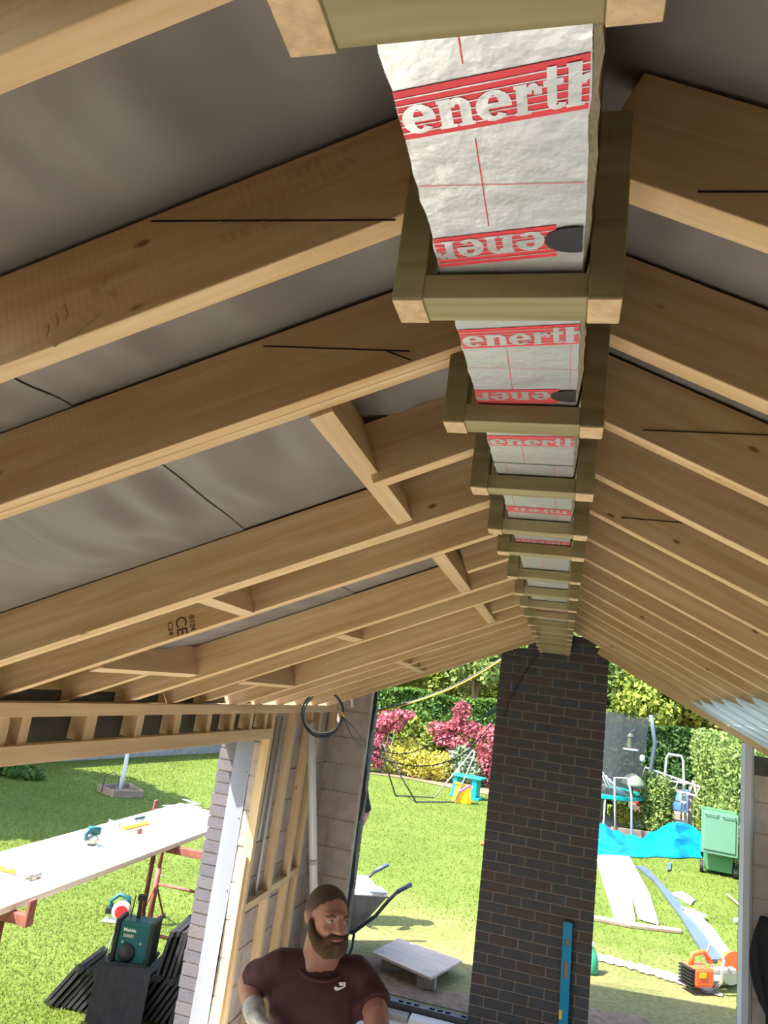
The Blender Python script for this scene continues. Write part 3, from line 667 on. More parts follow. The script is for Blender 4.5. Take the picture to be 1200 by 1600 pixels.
r = thing('cavity_closer', 'white sheet cavity closer standing between the bricks and blocks of the jamb', 'cavity closer', (-2.095, JY, 0))
nx, nz = 8, 60; v = []
for i in range(nz+1):
    for jx in range(nx+1):
        x = -.0625+.125*jx/nx; z = 2.06*i/nz
        v.append((x, -.004+.006*math.sin(z*5.3+x*20)*math.sin(z*2.1)*(.4+jx/nx), z))
b = MB().add(v, [(i*(nx+1)+q, i*(nx+1)+q+1, (i+1)*(nx+1)+q+1, (i+1)*(nx+1)+q) for i in range(nz) for q in range(nx)])
b.build('sheet', 'white_sheet', r, smooth=True)
for z in (1.80, 1.50, 1.05, .6, .2): MB().lathe([(.004, 0), (.003, .003)], n=8, T=Matrix.Translation((.045, -.004, z)) @ Matrix.Rotation(PI/2, 4, 'X')).build('fixing', 'dark_steel', r)
# header framing over the left opening
FX = -1.92
def framing(name, label, cat, a, c, group=None, m='stud'):
    L = [c[i]-a[i] for i in range(3)]; ax = max(range(3), key=lambda i: L[i]); ctr = [(a[i]+c[i])/2 for i in range(3)]
    if ax == 2: T = frame(ctr, (0, 0, 1), (1, 0, 0)); d = (L[2], L[1], L[0])
    elif ax == 1: T = frame(ctr, (0, 1, 0), (0, 0, 1)); d = (L[1], L[0], L[2])
    else: T = frame(ctr, (1, 0, 0), (0, 0, 1)); d = (L[0], L[1], L[2])
    o = MB().cbox((0, 0, 0), d).build(name, m, bevel=.0015, T=T)
    return tag(o, label, cat, group)
framing('top_plate', 'long pale top plate of the wall frame under the left rafters', 'plate', (FX-.063, .4, EYE-.292), (FX, 6.36, EYE-.240))
framing('header', 'long pale lower header over the wide opening onto the lawn', 'header', (FX-.045, .4, EYE-.465), (FX, 4.90, EYE-.395))
struct(MB().box((FX-.105, .4, EYE-.47), (FX-.09, 4.9, EYE-.20)).build('wall_left_header_felt', 'felt'))
struct(MB().box((-2.26, .4, EYE-.49), (-2.15, 4.95, EYE-.40)).build('wall_left_lintel', 'blue_brick'))
cr = [(2.35, .045), (2.66, .045), (2.715, .06), (3.02, .045), (3.36, .06), (3.62, .045), (3.98, .06), (4.22, .045), (4.50, .05), (4.74, .045)]
for i, (y, t) in enumerate([(2.30, .06), (2.42, .05), (2.81, .075), (3.20, .06), (3.56, .065), (3.93, .05), (4.24, .06), (4.53, .05), (4.78, .05)]):
    framing('cripple_stud', 'short pale cripple stud above the opening header, %s from the camera' % ORD[i+1], 'stud', (FX-.09, y, EYE-.395), (FX-.012, y+t, EYE-.292), 'cripple studs over the opening')
# studs from the jamb to the gable corner
ST = [(4.895, .05), (5.33, .055), (5.70, .055), (5.93, .045)]
wl = ['standing at the jamb beside the white cavity closer', 'next in from the jamb, with a sunlit top', 'third from the jamb', 'furthest from the jamb, short of the white pipe']
for i, (y, t) in enumerate(ST):
    framing('wall_stud', 'tall pale wall stud '+wl[i], 'stud', (FX-.063, y, .05), (FX, y+t, EYE-.292), 'studs of the wall frame')
for i in range(3):
    ya, yb = ST[i][0]+ST[i][1], ST[i+1][0]; z = .93+.02*i
    framing('stud_noggin', 'short pale noggin between the %s and %s wall studs' % (ORD[i+1], ORD[i+2]), 'noggin', (FX-.063, ya, z), (FX-.002, yb, z+.05), 'noggins of the wall frame')
framing('wall_stud', 'pale short packing timber fixed to the face of the jamb stud', 'stud', (FX-.066, 4.868, .05), (FX-.022, 4.892, 1.28), 'studs of the wall frame')
framing('sole_plate', 'pale sole plate along the foot of the wall studs', 'plate', (FX-.063, 4.9, .0), (FX, 6.36, .048))
framing('eaves_block', 'pale short timber block beside the cable coil at the gable corner', 'timber block', (-1.965, 6.30, EYE-.45), (-1.90, 6.345, EYE-.20))
# conduits between the first and second stud
for i, (y, zb) in enumerate(((5.06, 1.35), (5.17, .95))):
    o = MB().tube([(-1.955, y, 2.18), (-1.955, y+.01, 1.7), (-1.955, y, zb)], .011, 10).build('conduit', 'conduit', smooth=True)
    tag(o, ['thin grey conduit nearer the jamb stud', 'thin grey conduit running lower, nearer the second stud'][i], 'conduit', 'conduits in the wall frame')
# leaning white pipe at the gable corner
A, B = aY(486, 1128, 5.58), aY(490, 1392, 6.10); d = (B-A).normalized(); B = A+d*((A.z-.06)/-d.z)
r = thing('waste_pipe', 'white plastic pipe leaning against the block gable beside the wall studs', 'pipe')
MB().tube([A, (A+B)/2, B], .033, 16).build('pipe_body', 'pipe', r, smooth=True)
P = A+d*1.15
MB().tube([P-d*.02, P+d*.02], .036, 16).build('coupling', 'conduit', r, smooth=True)
# cavity edge of the gable block wall (foil tape, black membrane) and the grey post at the right opening
struct(MB().box((BX, GY-.002, 0), (BX+.016, GY+.10, 2.44)).build('trim_2', 'cement'))
b = MB(); v = []
for i in range(60):
    z = 2.44*i/59
    for x, y in ((BX+.016, GY+.05), (BX+.034+.012*math.sin(z*9)+RNG.uniform(-.006, .006), GY+.06)): v.append((x, y, z))
for i in range(60):
    z = 2.44*i/59
    for x, y in ((BX+.016, GY+.12), (BX+.030, GY+.13)): v.append((x, y, z))
f = [(2*i, 2*i+1, 2*i+3, 2*i+2) for i in range(59)]+[(120+2*i, 120+2*i+1, 120+2*i+3, 120+2*i+2) for i in range(59)]+[(2*i+1, 121+2*i, 123+2*i, 2*i+3) for i in range(59)]
b.add(v, f); struct(b.build('trim_3', 'black'))
struct(MB().box((1.392, GY-.02, 0), (1.440, GY+.12, EYE-.08)).build('trim_4', 'grey_upvc', bevel=.003))
struct(MB().box((1.440, GY-.010, 0), (1.458, GY+.10, EYE-.04)).build('trim_5', 'conduit', bevel=.002))
# tag hanging by the coil
A = aY(549, 1090, 6.40); MB().box((-.012, 0, -.085), (.012, .006, 0), T=Matrix.Translation(A) @ Matrix.Rotation(-.25, 4, 'Y')).build('hanging_tag', 'white')
tag(bpy.data.objects['hanging_tag'], 'small white plastic strip hanging under the roof by the gable block wall', 'plastic strip')
# threshold: light blocks and black perforated drain
bx = [-1.62, -1.28, -.98, -.62]
for i in range(3):
    o = MB().box((bx[i]+.008, 6.29, -.10), (bx[i+1]-.008, 6.40, .035+.004*i)).build('threshold_block', 'cement' if i < 2 else 'concrete', bevel=.004)
    tag(o, 'pale block at the threshold below the drain, %s from the gable block wall' % ORD[i+1], 'block', 'threshold blocks')
b = MB(); X0, X1 = BX+.03, PX0; Y0, Y1 = 6.42, 6.50
n = 17; stp = (X1-X0)/n; zt = .078
for i in range(n):
    xa, xb = X0+i*stp, X0+(i+1)*stp; ha, hb = xa+stp*.18, xb-stp*.18
    y1, y2 = Y0+.022, Y1-.022
    if i % 4 == 3: b.add([(xa, Y0, zt), (xb, Y0, zt), (xb, Y1, zt), (xa, Y1, zt)], [(0, 1, 2, 3)]); continue
    b.add([(xa, Y0, zt), (xb, Y0, zt), (xb, Y1, zt), (xa, Y1, zt), (ha, y1, zt), (hb, y1, zt), (hb, y2, zt), (ha, y2, zt)], [(0, 1, 5, 4), (1, 2, 6, 5), (2, 3, 7, 6), (3, 0, 4, 7)])
b.box((X0, Y0, -.02), (X1, Y0+.004, zt)); b.box((X0, Y1-.004, -.02), (X1, Y1, zt)); b.box((X0, Y0, -.02), (X1, Y1, .0))
tag(b.build('drain_channel', 'dark_steel'), 'black slotted drain channel across the threshold of the garden opening', 'drain channel')
# spirit level leaning on the pier
A, B = aY(887.5, 1441, 6.415), aY(880, 1600, 6.40); d = (B-A).normalized(); L = 1.0
T = frame(A, d, (0, -1, 0)); r = thing('spirit_level', 'cyan blue spirit level standing upright against the dark brick pier', 'spirit level', T=T)
W = .068; b = MB()
z_ = (-.012, .012)
def lv(x0, x1): b.box((x0, -W/2, -.011), (x1, W/2, .011))
b.box((0, -W/2, -.012), (L*.93, -W/2+.016, .012)); b.box((0, W/2-.016, -.012), (L*.93, W/2, .012))
for x0, x1 in ((.0, .115), (.165, .27), (.385, .93*L)): b.box((x0, -W/2+.012, -.010), (x1, W/2-.012, .010))
o = b.build('body', 'level_blue', r)
for x0, x1 in ((.115, .165), (.27, .385)):
    R = (x1-x0)/2
    MB().box((x0, -W/2+.014, .0), (x1, W/2-.014, .003)).build('hand_hole', 'dark_mortar', r)
MB().box((-.012, -W/2-.001, -.013), (.0, W/2+.001, .013)).build('end_cap', 'tool_black', r)
MB().box((.60, -W/2-.001, .010), (.66, -W/2+.02, .014)).build('vial', 'yellow', r)
# black coat hanging on the right gable wall
b = MB(); R = []
for i, z in enumerate(np.linspace(1.22, .45, 18)):
    t = i/17; wx = .05+.10*math.sin(PI*min(t*1.1+.12, 1))**.7; dp = .03+.03*math.sin(PI*t)
    R.append([Vector((1.60+wx*math.cos(a)*(1+.12*math.sin(5*a+z*7)), GY-.045+dp*math.sin(a)*(1+.25*math.sin(6*a+z*5)), z)) for a in np.linspace(0, 2*PI, 41)[:-1]])
b.rings(R); tag(b.build('hanging_coat', 'dark_cloth', smooth=True), 'black crumpled coat hanging on the block wall right of the garden opening', 'coat')
# cable coil hanging at the gable corner and the cables outside
C = aY(505, 1113, 5.45); r = thing('cable_coil', 'coil of grey cable hanging under the left rafters at the gable corner', 'cable coil', C)
nrm = Vector((.35, -1, -.1)).normalized(); T = frame((0, 0, 0), Vector((1, .35, 0)), (0, 0, 1))
for q in range(4):
    P = []; 
    for a in np.linspace(0, 2*PI, 65): 
        rr = .148+.006*q-.004*math.sin(3*a+q); P.append(T @ Vector((rr*math.cos(a)*.95+.006*math.sin(q*2), .006*math.sin(q*2.2+a), rr*math.sin(a)-.005*q)))
    MB().tube(P, .0065, 8, caps=False).build('cable_turn', ['conduit', 'bluegrey', 'dark_steel', 'dark_steel'][q], r, smooth=True)
MB().tube([T @ Vector((.140, -.012, .02)), T @ Vector((.152, -.016, .0)), T @ Vector((.160, .012, -.01))], .008, 8).build('yellow_tie', 'yellow', r)
for q, e in enumerate(((.155, 0), (.16, .01))):
    E1 = aY(572-6*q, 1166, 6.40)-C; MB().tube([T @ Vector((.155, 0, -.02)), (T @ Vector((.155, 0, -.02))*.5+E1*.5)+Vector((0, 0, .03-.07*q)), E1], .0045, 6).build('cable_tail', 'dark_steel', r, smooth=True)
tag(MB().tube([C+Vector((0, 0, .140)), C+Vector((.0, .0, .165)), C+Vector((0, .03, .20))], .004, 6).build('hook', 'steel'), 'small hook holding the cable coil to a rafter', 'hook')
def cable(label, pts, rad, m, grp='cables strung across the gable opening'):
    P = [Vector(p) for p in pts]; Q = []
    for i in range(len(P)-1):
        p0, p1, p2, p3 = P[max(i-1, 0)], P[i], P[i+1], P[min(i+2, len(P)-1)]
        for t in np.linspace(0, 1, 9)[:-1]:
            Q.append(.5*((2*p1)+(p2-p0)*t+(2*p0-5*p1+4*p2-p3)*t*t+(3*p1-p0-3*p2+p3)*t**3))
    Q.append(P[-1]); return tag(MB().tube(Q, rad, 7).build('cable', m, smooth=True), label, 'cable', grp)
YC = 6.85
cable('pale yellow cord sagging between the block wall and the pier under the rafters', [aY(580, 1114, 6.76), aY(640, 1099, YC), aY(700, 1078, YC), aY(745, 1055, YC), aY(788, 1028, YC)], .007, 'yellow')
cable('thin black cable running just above the yellow cord to the pier', [aY(580, 1112, 6.76), aY(640, 1097, YC), aY(690, 1080, YC+.05), aY(735, 1058, YC+.05), aY(788, 1026, YC+.05)], .006, 'dark_steel')
cable('upper black cable drooping from the pier past the pink shrub', [aY(790, 1088, YC), aY(752, 1125, YC), aY(715, 1148, YC), aY(684, 1157, YC), aY(655, 1172, YC), aY(620, 1178, YC), aY(574, 1165, 6.76)], .005, 'dark_steel')
cable('lower black cable drooping from the pier across the yellow shrub', [aY(790, 1108, YC), aY(750, 1152, YC), aY(725, 1178, YC), aY(690, 1193, YC), aY(650, 1197, YC), aY(610, 1190, YC), aY(574, 1175, 6.76)], .005, 'dark_steel')
cable('thin black cable hanging down the face of the brick pier', [aY(838, 1024, 6.40), aY(826, 1043, 6.405), aY(812, 1066, 6.405), aY(796, 1096, 6.405), aY(788, 1120, 6.41)], .004, 'black', None)
#=PART4=
# ================================================================== BUILDERS' THINGS OUTSIDE
ZB = 1.06; A, B = aZ(0, 1420, ZB), aZ(325, 1298, ZB); bd = (B-A).normalized(); bn = Vector((-bd.y, bd.x, 0))   # along / outwards
if bn.x > 0: bn = -bn
BW_, BT_ = .245, .038
def along(t, o, z=ZB): return Vector((A.x, A.y, 0))+bd*t+bn*o+Vector((0, 0, z))
for i, (t0, t1) in enumerate(((-1.6, 3.55), (-1.4, 3.42), (-1.5, 3.50))):
    o_ = BW_*(i+.5)+.006*i
    P0, P1 = along(t0, o_, ZB-BT_/2), along(t1, o_, ZB-BT_/2)
    o = beam('scaffold_board', P0, P1, BW_, BT_, 'plank', bevel=.004)
    tag(o, 'bleached scaffold board on trestles, %s' % ['the one beside the wall opening', 'the middle one under the tools', 'the outer one over the lawn'][i], 'scaffold board', 'scaffold boards on the trestles')
def trestle(t, label, o_=.36):
    P = along(t, o_, 0); T = frame(P, -bn, (0, 0, 1)); r = thing('trestle', label, 'trestle', T=T, group='steel trestles under the boards')
    zt = ZB-BT_-.001
    b = MB().box((-.46, -.025, zt-.055), (.46, .025, zt)); b.box((-.475, -.03, zt-.06), (-.455, .03, zt+.075)); b.box((.455, -.03, zt-.06), (.475, .03, zt+.075)); b.build('bearer', 'red_steel', r, bevel=.003)
    for sx in (-1, 1):
        MB().tube([(sx*.30, 0, zt-.05), (sx*.30, 0, .42)], .019, 10).build('post', 'red_steel', r, smooth=True)
        MB().tube([(sx*.30, 0, .5), (sx*.30, 0, .02)], .026, 10).build('sleeve', 'red_steel', r, smooth=True)
        MB().tube([(sx*.30, 0, .44), (sx*.30+.05, 0, .44)], .006, 6).build('locking_pin', 'steel', r)
        MB().tube([(sx*.30, -.30, .012), (sx*.30, .30, .012)], .018, 8).build('foot', 'red_steel', r, smooth=True)
        for sy in (-1, 1): MB().tube([(sx*.30, sy*.27, .02), (sx*.30, 0, .36)], .010, 8).build('brace', 'red_steel', r, smooth=True)
    MB().tube([(-.30, 0, .36), (.30, 0, .36)], .014, 8).build('cross_bar', 'red_steel', r, smooth=True)
    return r
trestle(.12, 'rusty red steel trestle under the near end of the scaffold boards')
trestle(2.05, 'rusty red steel trestle between the middle of the boards and the brick jamb', -.10)
trestle(3.25, 'rusty red steel trestle under the far end of the scaffold boards', .42)
def lay(px0, px1, z):
    """frame lying at height z with local X from the first to the second surveyed point"""
    a, c = aZ(*px0, z), aZ(*px1, z); return frame((a+c)/2, c-a, (0, 0, 1)), (c-a).length
def claw_hammer(name, label, p_head, p_end, hm, grip=None):
    T, L = lay(p_head, p_end, ZB+.018); r = thing(name, label, 'hammer', T=T, group='hammers on the boards')
    h = -L/2
    b = MB().box((h+.02, -.009, -.007), (L/2-.0, .009, .007)); b.build('shaft', 'chrome' if grip else hm, r, bevel=.003)
    MB().tube([(L/2-.13, 0, 0), (L/2-.06, 0, 0), (L/2, 0, 0)], [.014, .015, .017], 10, sq=.8).build('grip', grip or hm, r, smooth=True)
    b = MB(); b.tube([(h, -.065, 0), (h, -.045, 0), (h, -.03, 0), (h, .012, 0)], [.017, .017, .011, .014], 10)
    for s_ in (-1, 1): b.tube([(h, .0, s_*.004), (h-.004, .035, s_*.007), (h+.012, .070, s_*.010)], [.011, .008, .003], 8)
    b.build('head', 'steel', r, smooth=True)
claw_hammer('claw_hammer', 'steel claw hammer with orange handle at the near end of the boards', (50, 1370), (0, 1356), 'orange', 'yellow')
claw_hammer('claw_hammer', 'claw hammer with dark green grip on the boards beside the yellow level', (178, 1285), (225, 1277), 'steel', 'green_rubber')
T, L = lay((193, 1294), (230, 1285), ZB+.014); r = thing('torpedo_level', 'small yellow level lying on the boards beside the hammer', 'level', T=T)
MB().box((-L/2, -.022, -.013), (L/2, .022, .013)).build('body', 'yellow', r, bevel=.004)
for x in (-L*.3, 0, L*.3): MB().cbox((x, 0, .0125), (.03, .026, .004)).build('vial', 'white', r)
T, L = lay((255, 1259), (312, 1256), ZB+.003); r = thing('roofing_square', 'silver framing square lying at the far end of the scaffold boards', 'square', T=T)
MB().box((-L/2, -.022, -.001), (L/2, .022, .001)).box((L/2-.045, .02, -.001), (L/2, .24, .001)).build('blade', 'chrome', r)
# compact sander / saw in the middle of the boards
P = aZ(142, 1322, ZB); r = thing('cordless_sander', 'teal and grey cordless power tool standing on the middle of the boards', 'power tool', P, .5)
b = MB(); b.box((-.055, -.05, .0), (.055, .05, .012)); b.build('base_plate', 'steel', r, bevel=.003)
MB().ell((0, 0, .045), (.052, .046, .036)).build('motor', 'zinc', r, smooth=True)
MB().box((-.05, .0, .075), (.05, .055, .13)).build('battery', 'teal', r, bevel=.012)
MB().tube([(-.04, -.04, .05), (-.045, -.05, .09), (-.03, -.02, .12), (.03, 0, .12)], .016, 10).build('handle', 'teal', r, smooth=True)
MB().tube([(-.05, -.02, .01), (-.16, -.05, .006)], .004, 6).build('guide_rod', 'steel', r)
# jobsite radio on the tiles
RP = Vector((-2.885, 5.36, .315)); r = thing('jobsite_radio', 'teal jobsite radio standing on top of the black roof tiles', 'radio', RP, math.radians(14))
MB().box((-.115, -.085, .012), (.115, .085, .285)).build('body', 'teal', r, bevel=.018)
b = MB()
for sx in (-1, 1): b.box((sx*.128-.018, -.095, .0), (sx*.128+.018, .095, .295))
b.box((-.125, -.095, .0), (.125, .095, .022)); b.build('bumper', 'tool_black', r, bevel=.014)
MB().lathe([(.0, 0), (.058, 0), (.062, .006), (.050, .012), (.0, .016)], n=24, T=Matrix.Translation((-.03, -.086, .085)) @ Matrix.Rotation(PI/2, 4, 'X')).build('speaker', 'tool_black', r, smooth=True)
for x in (-.07, .06): MB().lathe([(.009, 0), (.009, .012)], n=12, T=Matrix.Translation((x, -.085, .155)) @ Matrix.Rotation(PI/2, 4, 'X')).build('knob', 'steel', r)
MB().box((-.075, -.089, .185), (.0, -.085, .205)).build('display', 'steel', r)
text('lettering', 'Makita', .034, 'white', Matrix.Translation((-.035, -.0868, .232)) @ Matrix.Rotation(PI/2, 4, 'X'), r, .0008, .0006)
b = MB().tube([(-.02, .02, .28), (-.025, .02, .41), (-.01, .02, .435)], .014, 10); b.box((-.045, .0, .405), (.02, .04, .44)); b.build('handle', 'tool_black', r, smooth=False)
MB().tube([(-.08, .04, .28), (-.075, .045, .42)], .0045, 8).build('aerial', 'tool_black', r)
MB().tube([(-.135, -.06, .03), (-.165, -.08, .0), (-.175, -.03, .08), (-.16, .0, .23)], .005, 6).build('guard_wire', 'chrome', r, smooth=True)
# roof tiles
def roof_tile(T, label, group, name='roof_tile'):
    b = MB(); h, d, t = .33, .42, .018
    b.box((0, -d/2, 0), (t, d/2, h)); b.box((t, -d/2, h-.035), (t+.009, d/2, h)); b.box((t, d/2-.04, .0), (t+.010, d/2, h-.04)); b.box((-.006, -d/2, 0), (0, -d/2+.03, h))
    for q in (-.12, .10): b.box((t, q-.02, h-.05), (t+.014, q+.02, h-.035))
    o = b.build(name, 'slate', bevel=.0015, T=T); return tag(o, label, 'roof tile', group)
def tile_row(P0, d, n, step, lean, label, group, z=0, jit=.05, flip=False):
    d = Vector((d[0], d[1], 0)).normalized(); y = Vector((-d.y, d.x, 0))
    for i in range(n):
        a = lean+RNG.uniform(-jit, jit)*.6; p = Vector(P0)+d*step*i+Vector((0, 0, z+RNG.uniform(0, .004)))+y*RNG.uniform(-.015, .015)
        zax = (Vector((0, 0, 1))*math.cos(a)+d*math.sin(a)); xax = (d*math.cos(a)-Vector((0, 0, 1))*math.sin(a))
        T = Matrix(((xax.x, y.x, zax.x, p.x), (xax.y, y.y, zax.y, p.y), (xax.z, y.z, zax.z, p.z), (0, 0, 0, 1)))
        roof_tile(T, label, group)
dW = (1, .16)
tile_row((-3.42, 5.34, .01), dW, 10, .044, .62, 'black roof tile leaning in the row on the lawn left of the radio', 'tiles in the row left of the radio')
tile_row((-2.97, 5.44, .01), dW, 10, .044, .50, 'black roof tile leaning in the row beneath and right of the radio', 'tiles in the row under the radio')
tile_row((-2.86, 5.92, .01), dW, 8, .044, .45, 'black roof tile in the back row behind the radio', 'tiles in the row behind the radio')
tile_row((-2.68, 5.50, .27), dW, 4, .04, .16, 'black roof tile standing upright on the stack next to the brick jamb', 'upright tiles by the brick jamb')
tile_row((-2.52, 5.50, .01), dW, 4, .045, .2, 'black roof tile at the foot of the stack next to the brick jamb', 'tiles at the foot of the brick jamb')
# face-on tiles leaning in front
for i in range(3):
    P = aZ(180-7*i, 1608, 0)+Vector((-.012*i, .035*i, .0)); x = Vector((.92, .40, 0)).normalized(); bk = Vector((-x.y, x.x, 0)); a = .30
    zax = Vector((0, 0, 1))*math.cos(a)+bk*math.sin(a); nx = -(bk*math.cos(a)-Vector((0, 0, 1))*math.sin(a))
    T = Matrix(((nx.x, -x.x, zax.x, P.x), (nx.y, -x.y, zax.y, P.y), (nx.z, -x.z, zax.z, P.z+.006), (0, 0, 0, 1))) @ Matrix.Scale(.98, 4, (0, 0, 1)) @ Matrix.Scale(.78, 4, (0, 1, 0))
    b = MB().box((0, -.21, 0), (.018, .21, .36)); o = b.build('roof_tile', 'slate', bevel=.002, T=T)
    tag(o, ['black roof tile leaning face-on in front of the stack below the radio', 'black roof tile directly behind the face-on front tile', 'third black roof tile back from the face-on front tile'][i], 'roof tile', 'face-on tiles before the stack')
# circular saw on the lawn
P = aZ(188, 1440, 0); r = thing('circular_saw', 'circular saw with red cover lying on the lawn behind the radio', 'circular saw', P, .35)
MB().box((-.16, -.07, .0), (.14, .07, .006)).build('shoe', 'steel', r)
Tq = Matrix.Translation((0, -.02, .10)) @ Matrix.Rotation(PI/2, 4, 'X')
MB().lathe([(.0, 0), (.088, 0), (.092, .02), (.078, .04), (0, .042)], n=26, T=Tq).build('guard', 'cement', r, smooth=True)
MB().lathe([(.0, .042), (.06, .042), (.055, .052), (0, .055)], n=22, T=Tq).build('red_cover', 'red', r)
MB().tube([(-.02, .03, .1), (-.02, .16, .1)], .05, 14).build('motor', 'teal', r, smooth=True)
MB().tube([(.06, .03, .10), (.03, .04, .20), (-.06, .04, .22), (-.13, .03, .16), (-.10, .02, .08)], .02, 10).build('handle', 'teal', r, smooth=True)
MB().box((-.16, .0, .05), (-.09, .09, .11)).build('battery', 'tool_black', r, bevel=.01)
# wheelbarrow
gp = aZ(605, 1402, .60); ax = Vector((.85, .53, 0)).normalized(); lt = Vector((ax.y, -ax.x, 0))
P = Vector((gp.x, gp.y, 0))-ax*.46-lt*.325
r = thing('wheelbarrow', 'cement-caked wheelbarrow on the lawn beyond the block gable wall', 'wheelbarrow', T=frame(P, ax, (0, 0, 1)))
R = []
def trayring(z, xa, xb, wa, wb, th=0.): return [Vector((xa+th, -wa+th, z)), Vector((xb-th, -wb+th, z)), Vector((xb-th, wb-th, z)), Vector((xa+th, wa-th, z))]
Ro = [trayring(.27, -.26, .24, .17, .21), trayring(.46, -.42, .37, .25, .28), trayring(.60, -.52, .46, .30, .325)]
Ri = [trayring(.60, -.52, .46, .30, .325, .012), trayring(.46, -.42, .37, .25, .28, .01), trayring(.285, -.26, .24, .17, .21, .01)]
MB().rings(Ro+Ri).build('tray', 'zinc', r, bevel=.004)
MB().add([Vector((-.27, -.185, .33)), Vector((.25, -.22, .31)), Vector((.25, .22, .33)), Vector((-.27, .185, .36))], [(0, 1, 2, 3)]).build('cement_crust', 'cement', r)['label'] = 'dried cement in the tray'
MB().tube([(-.53, -.305, .602), (.465, -.33, .602), (.465, .33, .602), (-.53, .305, .602), (-.53, -.305, .602)], .009, 8).build('rim', 'cement', r)
for s_ in (-1, 1):
    MB().tube([(-.72, s_*.07, .19), (-.3, s_*.15, .235), (.20, s_*.25, .27), (.36, s_*.34, .44), (.47, s_*.345, .58), (.56, s_*.34, .665)], .016, 10).build('handle_bar', 'dark_steel', r, smooth=True)
    MB().tube([(.545, s_*.34, .655), (.68, s_*.34, .725)], .020, 10).build('grip', 'bluegrey', r, smooth=True)
    MB().tube([(.21, s_*.25, .29), (.20, s_*.27, .15), (.15, s_*.27, .015), (.05, s_*.26, .012), (-.02, s_*.2, .24)], .013, 8).build('leg', 'dark_steel', r, smooth=True)
MB().lathe([(.17, -.035), (.185, 0), (.17, .035), (.10, .03), (.10, -.03), (.17, -.035)], n=26, T=Matrix.Translation((-.72, 0, .185)) @ Matrix.Rotation(PI/2, 4, 'X'), caps=False).build('wheel', 'black', r, smooth=True)
MB().tube([(-.72, -.08, .185), (-.72, .08, .185)], .10, 14).build('hub', 'red_steel', r)
T = frame(P+ax*.40-lt*(-.15)+Vector((0, 0, .612)), ax, (0, 0, 1)); o = MB().box((-.085, -.10, -.008), (.085, .10, .008)).build('float_trowel', 'plastic_sheet', bevel=.004, T=T)
tag(o, 'pale blue plastic float resting on the rim of the wheelbarrow', 'plasterer float')
# sheet of plywood on the ground
Pa, Pb, Pc, Pd = aZ(581, 1487, .14), aZ(622, 1466, .14), aZ(722, 1501, .12), aZ(673, 1528, .12)
b = MB(); V4 = [Pa, Pb, Pc, Pd]; dn = Vector((0, 0, -.02))
b.add(V4+[p+dn for p in V4], [(0, 1, 2, 3), (7, 6, 5, 4), (0, 4, 5, 1), (1, 5, 6, 2), (2, 6, 7, 3), (3, 7, 4, 0)])
tag(b.build('plywood_sheet', 'ply'), 'pinkish plywood sheet lying raised on blocks by the threshold', 'plywood sheet')
for i, c in enumerate(((Pd*.72+Pa*.13+Pc*.15), (Pa*.6+Pb*.4)*.8+Pd*.2, (Pb*.3+Pc*.7))):
    o = MB().cbox((c.x, c.y, (min(c.z-.021, .12))/2), (.16, .10, min(c.z-.021, .12))).build('support_block', 'stone', bevel=.006); tag(o, 'grey block under the plywood, %s' % ['at its near corner', 'at its wheelbarrow end', 'at its corner towards the pier'][i], 'block', 'blocks under the plywood')
# long white boards, grey trims, battens on the lawn
def strip(name, label, cat, pts, z, th, m, group=None, bend=None):
    """long flat board through surveyed corner points: two ends, each (left, right)"""
    L = [aZ(*p[0], z) for p in pts]; Rr = [aZ(*p[1], z) for p in pts]; b = MB(); n = len(L); v = []
    for zz in (0, -th): v += [p+Vector((0, 0, zz)) for p in L]+[p+Vector((0, 0, zz)) for p in Rr]
    f = [(i, i+1, n+i+1, n+i) for i in range(n-1)]+[(2*n+i, 3*n+i, 3*n+i+1, 2*n+i+1) for i in range(n-1)]+[(i, 2*n+i, 2*n+i+1, i+1) for i in range(n-1)]+[(n+i, n+i+1, 3*n+i+1, 3*n+i) for i in range(n-1)]+[(0, n, 3*n, 2*n), (n-1, 3*n-1, 4*n-1, 2*n-1)]
    b.add(v, f); return tag(b.build(name, m), label, cat, group)
strip('white_board', 'long white plastic board on the lawn, the one nearer the brick pier', 'plastic board', [((930, 1336), (958, 1336)), ((945, 1385), (984, 1385)), ((961, 1434), (993, 1438))], .04, .03, 'white', 'white boards on the lawn')
strip('white_board', 'long white plastic board on the lawn, the one beside the blue grey trim', 'plastic board', [((960, 1336), (983, 1338)), ((981, 1376), (1014, 1394)), ((998, 1432), (1029, 1441))], .042, .03, 'white', 'white boards on the lawn')
strip('grey_trim', 'long blue grey plastic trim lying on the lawn towards the disc cutter', 'plastic trim', [((994, 1352), (1010, 1354)), ((1021, 1374), (1031, 1376)), ((1064, 1432), (1070, 1418)), ((1105, 1499), (1131, 1499))], .035, .03, 'bluegrey')
strip('white_trim', 'white plastic trim lying against the blue grey trim by the disc cutter', 'plastic trim', [((1067, 1418), (1084, 1420)), ((1098, 1453), (1116, 1452)), ((1133, 1498), (1150, 1500))], .05, .03, 'white')
strip('white_offcut', 'short white offcut lying across the end of the white trim', 'plastic offcut', [((1064, 1415), (1066, 1418)), ((1104, 1429), (1103, 1432))], .065, .012, 'white')
strip('timber_batten', 'long brown timber batten lying across the lawn before the white boards', 'batten', [((920, 1428), (920, 1433)), ((985, 1440), (985, 1446)), ((1065, 1451), (1065, 1455))], .03, .028, 'bedtimber')
strip('plastic_wrap', 'crumpled clear plastic wrap on the lawn beside the blue grey trim', 'plastic wrap', [((1050, 1395), (1066, 1392)), ((1062, 1401), (1078, 1400)), ((1070, 1407), (1085, 1405)), ((1080, 1411), (1086, 1404))], .03, .025, 'plastic_sheet')
